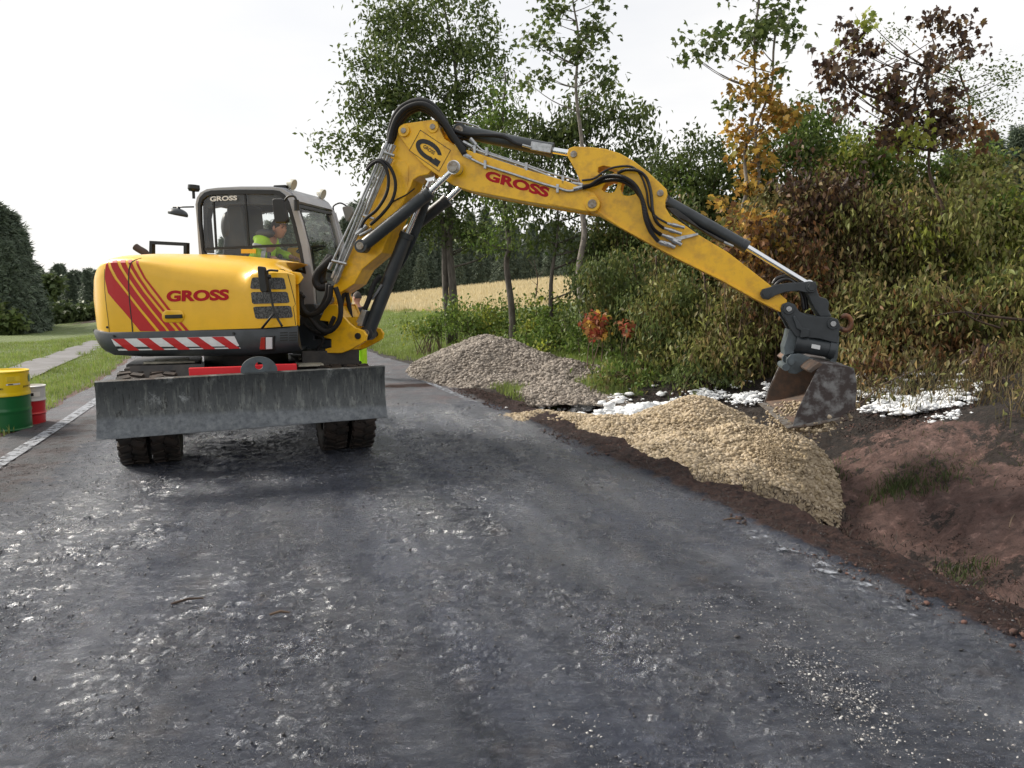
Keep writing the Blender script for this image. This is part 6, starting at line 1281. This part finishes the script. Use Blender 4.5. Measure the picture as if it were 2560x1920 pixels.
MB().add(vs, [tuple(range(24))]).build("green_emblem", DG, b1)
patch(b2, .195, 2, 42, h1_*.74, h1_*.86, mat("label_white", (.8, .8, .8), .5), "drum_label"); patch(b2, .195, 6, 18, h1_*.76, h1_*.84, BLK, "label_print", .005)
# ---------------------------------------------------------------- people
SKIN = mat("skin", (.52, .27, .19), .55); HAIR = mat("dark_hair", (.02, .014, .011), .7); HIVIS = mat("high_visibility_yellow", (.50, .88, .02), .6, var=.2, vscale=6); GREYC = mat("grey_cloth", (.09, .09, .10), .8); REFL = mat("reflective_tape", (.5, .5, .5), .4); DARKC = mat("dark_jacket", (.018, .022, .030), .8)
def skin(name, verts, edges, radii, m, parent=None, root=0, sub=2):
    me = bpy.data.meshes.new(name); me.from_pydata([tuple(v) for v in verts], edges, []); o = bpy.data.objects.new(name, me); COL.objects.link(o)
    md = o.modifiers.new("skin", 'SKIN'); md.use_smooth_shade = True
    for i, r_ in enumerate(radii):
        r2_ = r_ if isinstance(r_, tuple) else (r_, r_); me.skin_vertices[0].data[i].radius = r2_
    me.skin_vertices[0].data[root].use_root = True
    sb = o.modifiers.new("sub", 'SUBSURF'); sb.levels = sub; sb.render_levels = sub
    dg = bpy.context.evaluated_depsgraph_get(); nm_ = bpy.data.meshes.new_from_object(o.evaluated_get(dg)); bpy.data.objects.remove(o)
    nm_.materials.clear(); nm_.materials.append(m); o = link(bpy.data.objects.new(name, nm_), parent); return o
def add_geo(o, mb, m=None):       # weld more shapes into the body mesh
    bm = bmesh.new(); bm.from_mesh(o.data); vs = [bm.verts.new(v) for v in mb.v]; mi = 0
    if m is not None: o.data.materials.append(m); mi = len(o.data.materials)-1
    for f in mb.f:
        try: q = bm.faces.new([vs[i] for i in f]); q.material_index = mi; q.smooth = True
        except ValueError: pass
    bm.to_mesh(o.data); bm.free()
def head_mb(c, fwd, up, s=1.):
    """a head with brow, nose, lips, chin and ears; c = centre, fwd = where the face looks"""
    f = Vector(fwd).normalized(); u = Vector(up).normalized(); r_ = f.cross(u).normalized(); u = r_.cross(f)
    v, fc = ico_base(4); P = []
    def g(a, b_, x, y, s_): return math.exp(-(((a-x)/s_)**2+((b_-y)/s_)**2))
    for p in v:
        x, y, z = p      # x right, y forward, z up
        X_, Y_, Z_ = x*.076*(1-.18*max(0, -z)), y*.098, z*.122
        if y > 0: X_ *= 1-.10*y*y
        if z < -.2: Y_ = Y_*(1-.10*(-z-.2)) + .012*y*0 ; 
        if y < 0 and z < -.1: Y_ *= 1-.45*(-z-.1)
        a, b_ = x, z
        if y > 0:
            Y_ += .030*math.exp(-((a/.16)**2+((b_+.16)/.20)**2)) + .010*math.exp(-((a/.5)**2+((b_-.22)/.10)**2))
            Y_ -= .014*(g(a, b_, .42, .06, .16)+g(a, b_, -.42, .06, .16)); Y_ += .010*math.exp(-((a/.26)**2+((b_+.50)/.07)**2)); Y_ -= .006*math.exp(-((a/.3)**2+((b_+.44)/.03)**2)); Y_ += .016*math.exp(-((a/.3)**2+((b_+.85)/.18)**2))
        P.append(Vector(c)+(r_*X_+f*Y_+u*Z_)*s)
    mb = MB().add(P, [tuple(t) for t in fc])
    for sg in (-1, 1): ell(mb, Vector(c)+(r_*sg*.078-f*.005-u*.01)*s, (.012*s, .02*s, .034*s), Matrix((r_, f, u)).transposed(), sub=2)
    return mb, r_, f, u
def hand_mb(mb, wrist, d, palm_n, curl=1.0, s=1.):
    d = Vector(d).normalized(); nrm = Vector(palm_n).normalized(); sd_ = d.cross(nrm).normalized(); nrm = sd_.cross(d); w_ = Vector(wrist)
    rot = Matrix((d, sd_, nrm)).transposed(); ell(mb, w_+d*.045*s, (.052*s, .042*s, .017*s), rot, sub=2)
    for i, (o_, ln) in enumerate(((-.031, .075), (-.010, .085), (.011, .078), (.030, .062))):
        b0 = w_+d*.082*s+sd_*o_*s; p = [b0]; a = 0; q = b0
        for k_ in range(3): a += curl*(.35+.25*k_); q = q+(d*math.cos(a)+nrm*math.sin(a))*ln*s/3*(1.15-.15*k_); p.append(q)
        mb.tube(p, [.0095*s, .009*s, .008*s, .006*s], 8)
    b0 = w_+d*.02*s-sd_*.035*s; mb.tube([b0, b0+(d*.6-sd_*.6+nrm*.3)*.035*s, b0+(d*.9-sd_*.3+nrm*.7)*.06*s], [.012*s, .010*s, .008*s], 8)
# machine operator, seated in the cab, leaning forward
opo = toworld(SL(r2(1000, 1080), .50)); OP = empty("person", opo, TH, "driver in yellow jacket seated in the excavator cab, looking at the bucket", "person")
off = Vector(((opo-ORG).dot(EF), (opo-ORG).dot(EL), opo.z))
def O(x, y, la=.50): return SL(r2(x, y), la)-off
hd_c = O(1225, 665, .52); neck = O(1165, 745, .52); chest = O(1075, 830, .52); belly = O(1040, 960, .52); pel = O(1010, 1080, .52)
shR, elR, wrR = O(1010, 800, .33), O(960, 985, .28), O(1125, 1005, .34); shL, elL, wrL = O(1100, 800, .72), O(1200, 960, .78), O(1390, 1010, .72)
hipR, kR, ftR = O(1030, 1100, .42), O(1330, 1090, .40), O(1400, 1400, .40); hipL, kL, ftL = O(1030, 1100, .62), O(1330, 1090, .64), O(1400, 1400, .64)
vs = [pel, belly, chest, neck, hd_c-Vector((.02, 0, .05)), shR, elR, wrR, shL, elL, wrL, hipR, kR, ftR, hipL, kL, ftL]
es = [(0, 1), (1, 2), (2, 3), (3, 4), (2, 5), (5, 6), (6, 7), (2, 8), (8, 9), (9, 10), (0, 11), (11, 12), (12, 13), (0, 14), (14, 15), (15, 16)]
ra_ = [.12, .12, .13, .055, .06, .055, .042, .028, .055, .042, .028, .085, .06, .045, .085, .06, .045]
body = skin("body", vs, es, ra_, SKIN, OP)
fw = Vector((.93, -.30, -.16)); hm, hr, hfv, hu = head_mb(hd_c, fw, Vector((.1, 0, 1)), 1.02); add_geo(body, hm)
hb = MB(); hand_mb(hb, wrR, (.85, -.1, -.5), (.2, .5, -.8), 1.2); hand_mb(hb, wrL, (.9, 0, -.3), (0, -.3, -1), 1.1); add_geo(body, hb)
eb = MB(); [ell(eb, hd_c+(hr*sg*.031+hfv*.083+hu*.010)*1.02, (.010, .007, .006), sub=2) for sg in (-1, 1)]; [ell(eb, hd_c+(hr*sg*.032+hfv*.094+hu*.030)*1.02, (.017, .007, .005), Matrix((hr, hfv, hu)).transposed(), sub=2) for sg in (-1, 1)]; add_geo(body, eb, HAIR)
jv = [belly-Vector((0, 0, .03)), chest, neck-Vector((.015, 0, .06)), shR, elR, wrR.lerp(elR, .12), shL, elL, wrL.lerp(elL, .12), pel]
skin("jacket", jv, [(0, 1), (1, 2), (1, 3), (3, 4), (4, 5), (1, 6), (6, 7), (7, 8), (0, 9)], [.155, .165, .078, .085, .066, .052, .085, .066, .052, .15], HIVIS, OP)
skin("trousers", [pel, hipR, kR, ftR, hipL, kL, ftL], [(0, 1), (1, 2), (2, 3), (0, 4), (4, 5), (5, 6)], [.13, .10, .075, .06, .10, .075, .06], GREYC, OP)
mb = MB(); v, fc = ico_base(3)      # hair cap
hp_ = []
for p in v:
    q = hd_c+(hr*p[0]*.083+hfv*(p[1]*.100-.012)+hu*(max(p[2], -.25+.55*max(0, p[1]))*.132+.004))*1.02; hp_.append(q)
MB().add(hp_, [tuple(t) for t in fc]).build("cap", HAIR, OP, smooth=True)
mb = MB(); a_ = hd_c+hfv*.085+hu*.055; mb.box(a_+hfv*.03, (.12, .12, .008), Matrix((hfv, hr, hu)).transposed()); mb.build("cap_peak", HAIR, OP, bevel=.004)
def band(name, A, B_, r_, w_, m): 
    A, B_ = Vector(A), Vector(B_); d = (B_-A).normalized(); c = A.lerp(B_, .5); MB().tube([c-d*w_/2, c+d*w_/2], [r_, r_], 20, False).build(name, m, OP, smooth=True)
band("sleeve_tape", elR.lerp(wrR, .25), elR.lerp(wrR, .75), .068, .05, REFL); band("sleeve_tape", shR.lerp(elR, .3), shR.lerp(elR, .7), .082, .05, REFL)
mb = MB(); ell(mb, shR.lerp(neck, .35)+Vector((0, -.01, .05)), (.12, .09, .055)); mb.build("shoulder_panel", GREYC, OP, smooth=True)
mb = MB(); mb.tube([elR.lerp(wrR, .78), elR.lerp(wrR, .96)], [.060, .050], 16, False); mb.build("cuff", GREYC, OP, smooth=True)
# man standing on the road behind the machine
px_ = at(893, 760, 15.5); wp = Vector((px_.x, 15.5, 0.)); WP = empty("person", wp, 0, "man in dark jacket and bright yellow trousers standing behind the boom foot", "person")
fx = Vector((-.75, .55, -.05)).normalized(); rx_ = fx.cross(Vector((0, 0, 1))).normalized()
hc = Vector((0, 0, 1.66)); P_ = [Vector((0, 0, .95)), Vector((0, 0, 1.15)), Vector((0, 0, 1.36)), Vector((0, 0, 1.50)), hc, rx_*.19+Vector((0, 0, 1.42)), rx_*.26+Vector((0, 0, 1.14)), rx_*.24+fx*.12+Vector((0, 0, .90)), -rx_*.19+Vector((0, 0, 1.42)), -rx_*.26+Vector((0, 0, 1.14)), -rx_*.24+fx*.12+Vector((0, 0, .90)), rx_*.10+Vector((0, 0, .88)), rx_*.12+Vector((0, 0, .48)), rx_*.13+Vector((0, 0, .08)), -rx_*.10+Vector((0, 0, .88)), -rx_*.12+Vector((0, 0, .48)), -rx_*.13+Vector((0, 0, .08))]
body2 = skin("body", P_, es, [.13, .12, .13, .055, .06, .055, .04, .028, .055, .04, .028, .08, .055, .04, .08, .055, .04], SKIN, WP)
hm, hr, hfv, hu = head_mb(hc, fx, (0, 0, 1)); hb = MB(); hand_mb(hb, P_[7], (fx.x*.3, fx.y*.3, -1), -rx_, .8); hand_mb(hb, P_[10], (fx.x*.3, fx.y*.3, -1), rx_, .8); add_geo(body2, hm); add_geo(body2, hb)
skin("jacket", [P_[0], P_[1], P_[2], P_[3]-Vector((0, 0, .05)), P_[5], P_[6], P_[7].lerp(P_[6], .1), P_[8], P_[9], P_[10].lerp(P_[9], .1)], [(0, 1), (1, 2), (2, 3), (2, 4), (4, 5), (5, 6), (2, 7), (7, 8), (8, 9)], [.165, .16, .17, .075, .08, .06, .05, .08, .06, .05], DARKC, WP)
skin("trousers", [P_[0]-Vector((0, 0, .05)), P_[11], P_[12], P_[13], P_[14], P_[15], P_[16]], [(0, 1), (1, 2), (2, 3), (0, 4), (4, 5), (5, 6)], [.15, .11, .095, .085, .11, .095, .085], HIVIS, WP)
v, fc = ico_base(3); MB().add([hc+(hr*p[0]*.080+hfv*(p[1]*.098-.014)+hu*(max(p[2], -.15+.8*max(0, p[1]))*.128+.004)) for p in v], [tuple(t) for t in fc]).build("hair", mat("grey_hair", (.05, .042, .038), .8), WP, smooth=True)
for sg in (-1, 1): mb = MB(); ell(mb, P_[13 if sg > 0 else 16]+fx*.06-Vector((0, 0, .03)), (.06, .06, .05), sub=2); ell(mb, P_[13 if sg > 0 else 16]+fx*.13-Vector((0, 0, .04)), (.055, .055, .035), sub=2); mb.build("boot", BLK, WP, smooth=True)
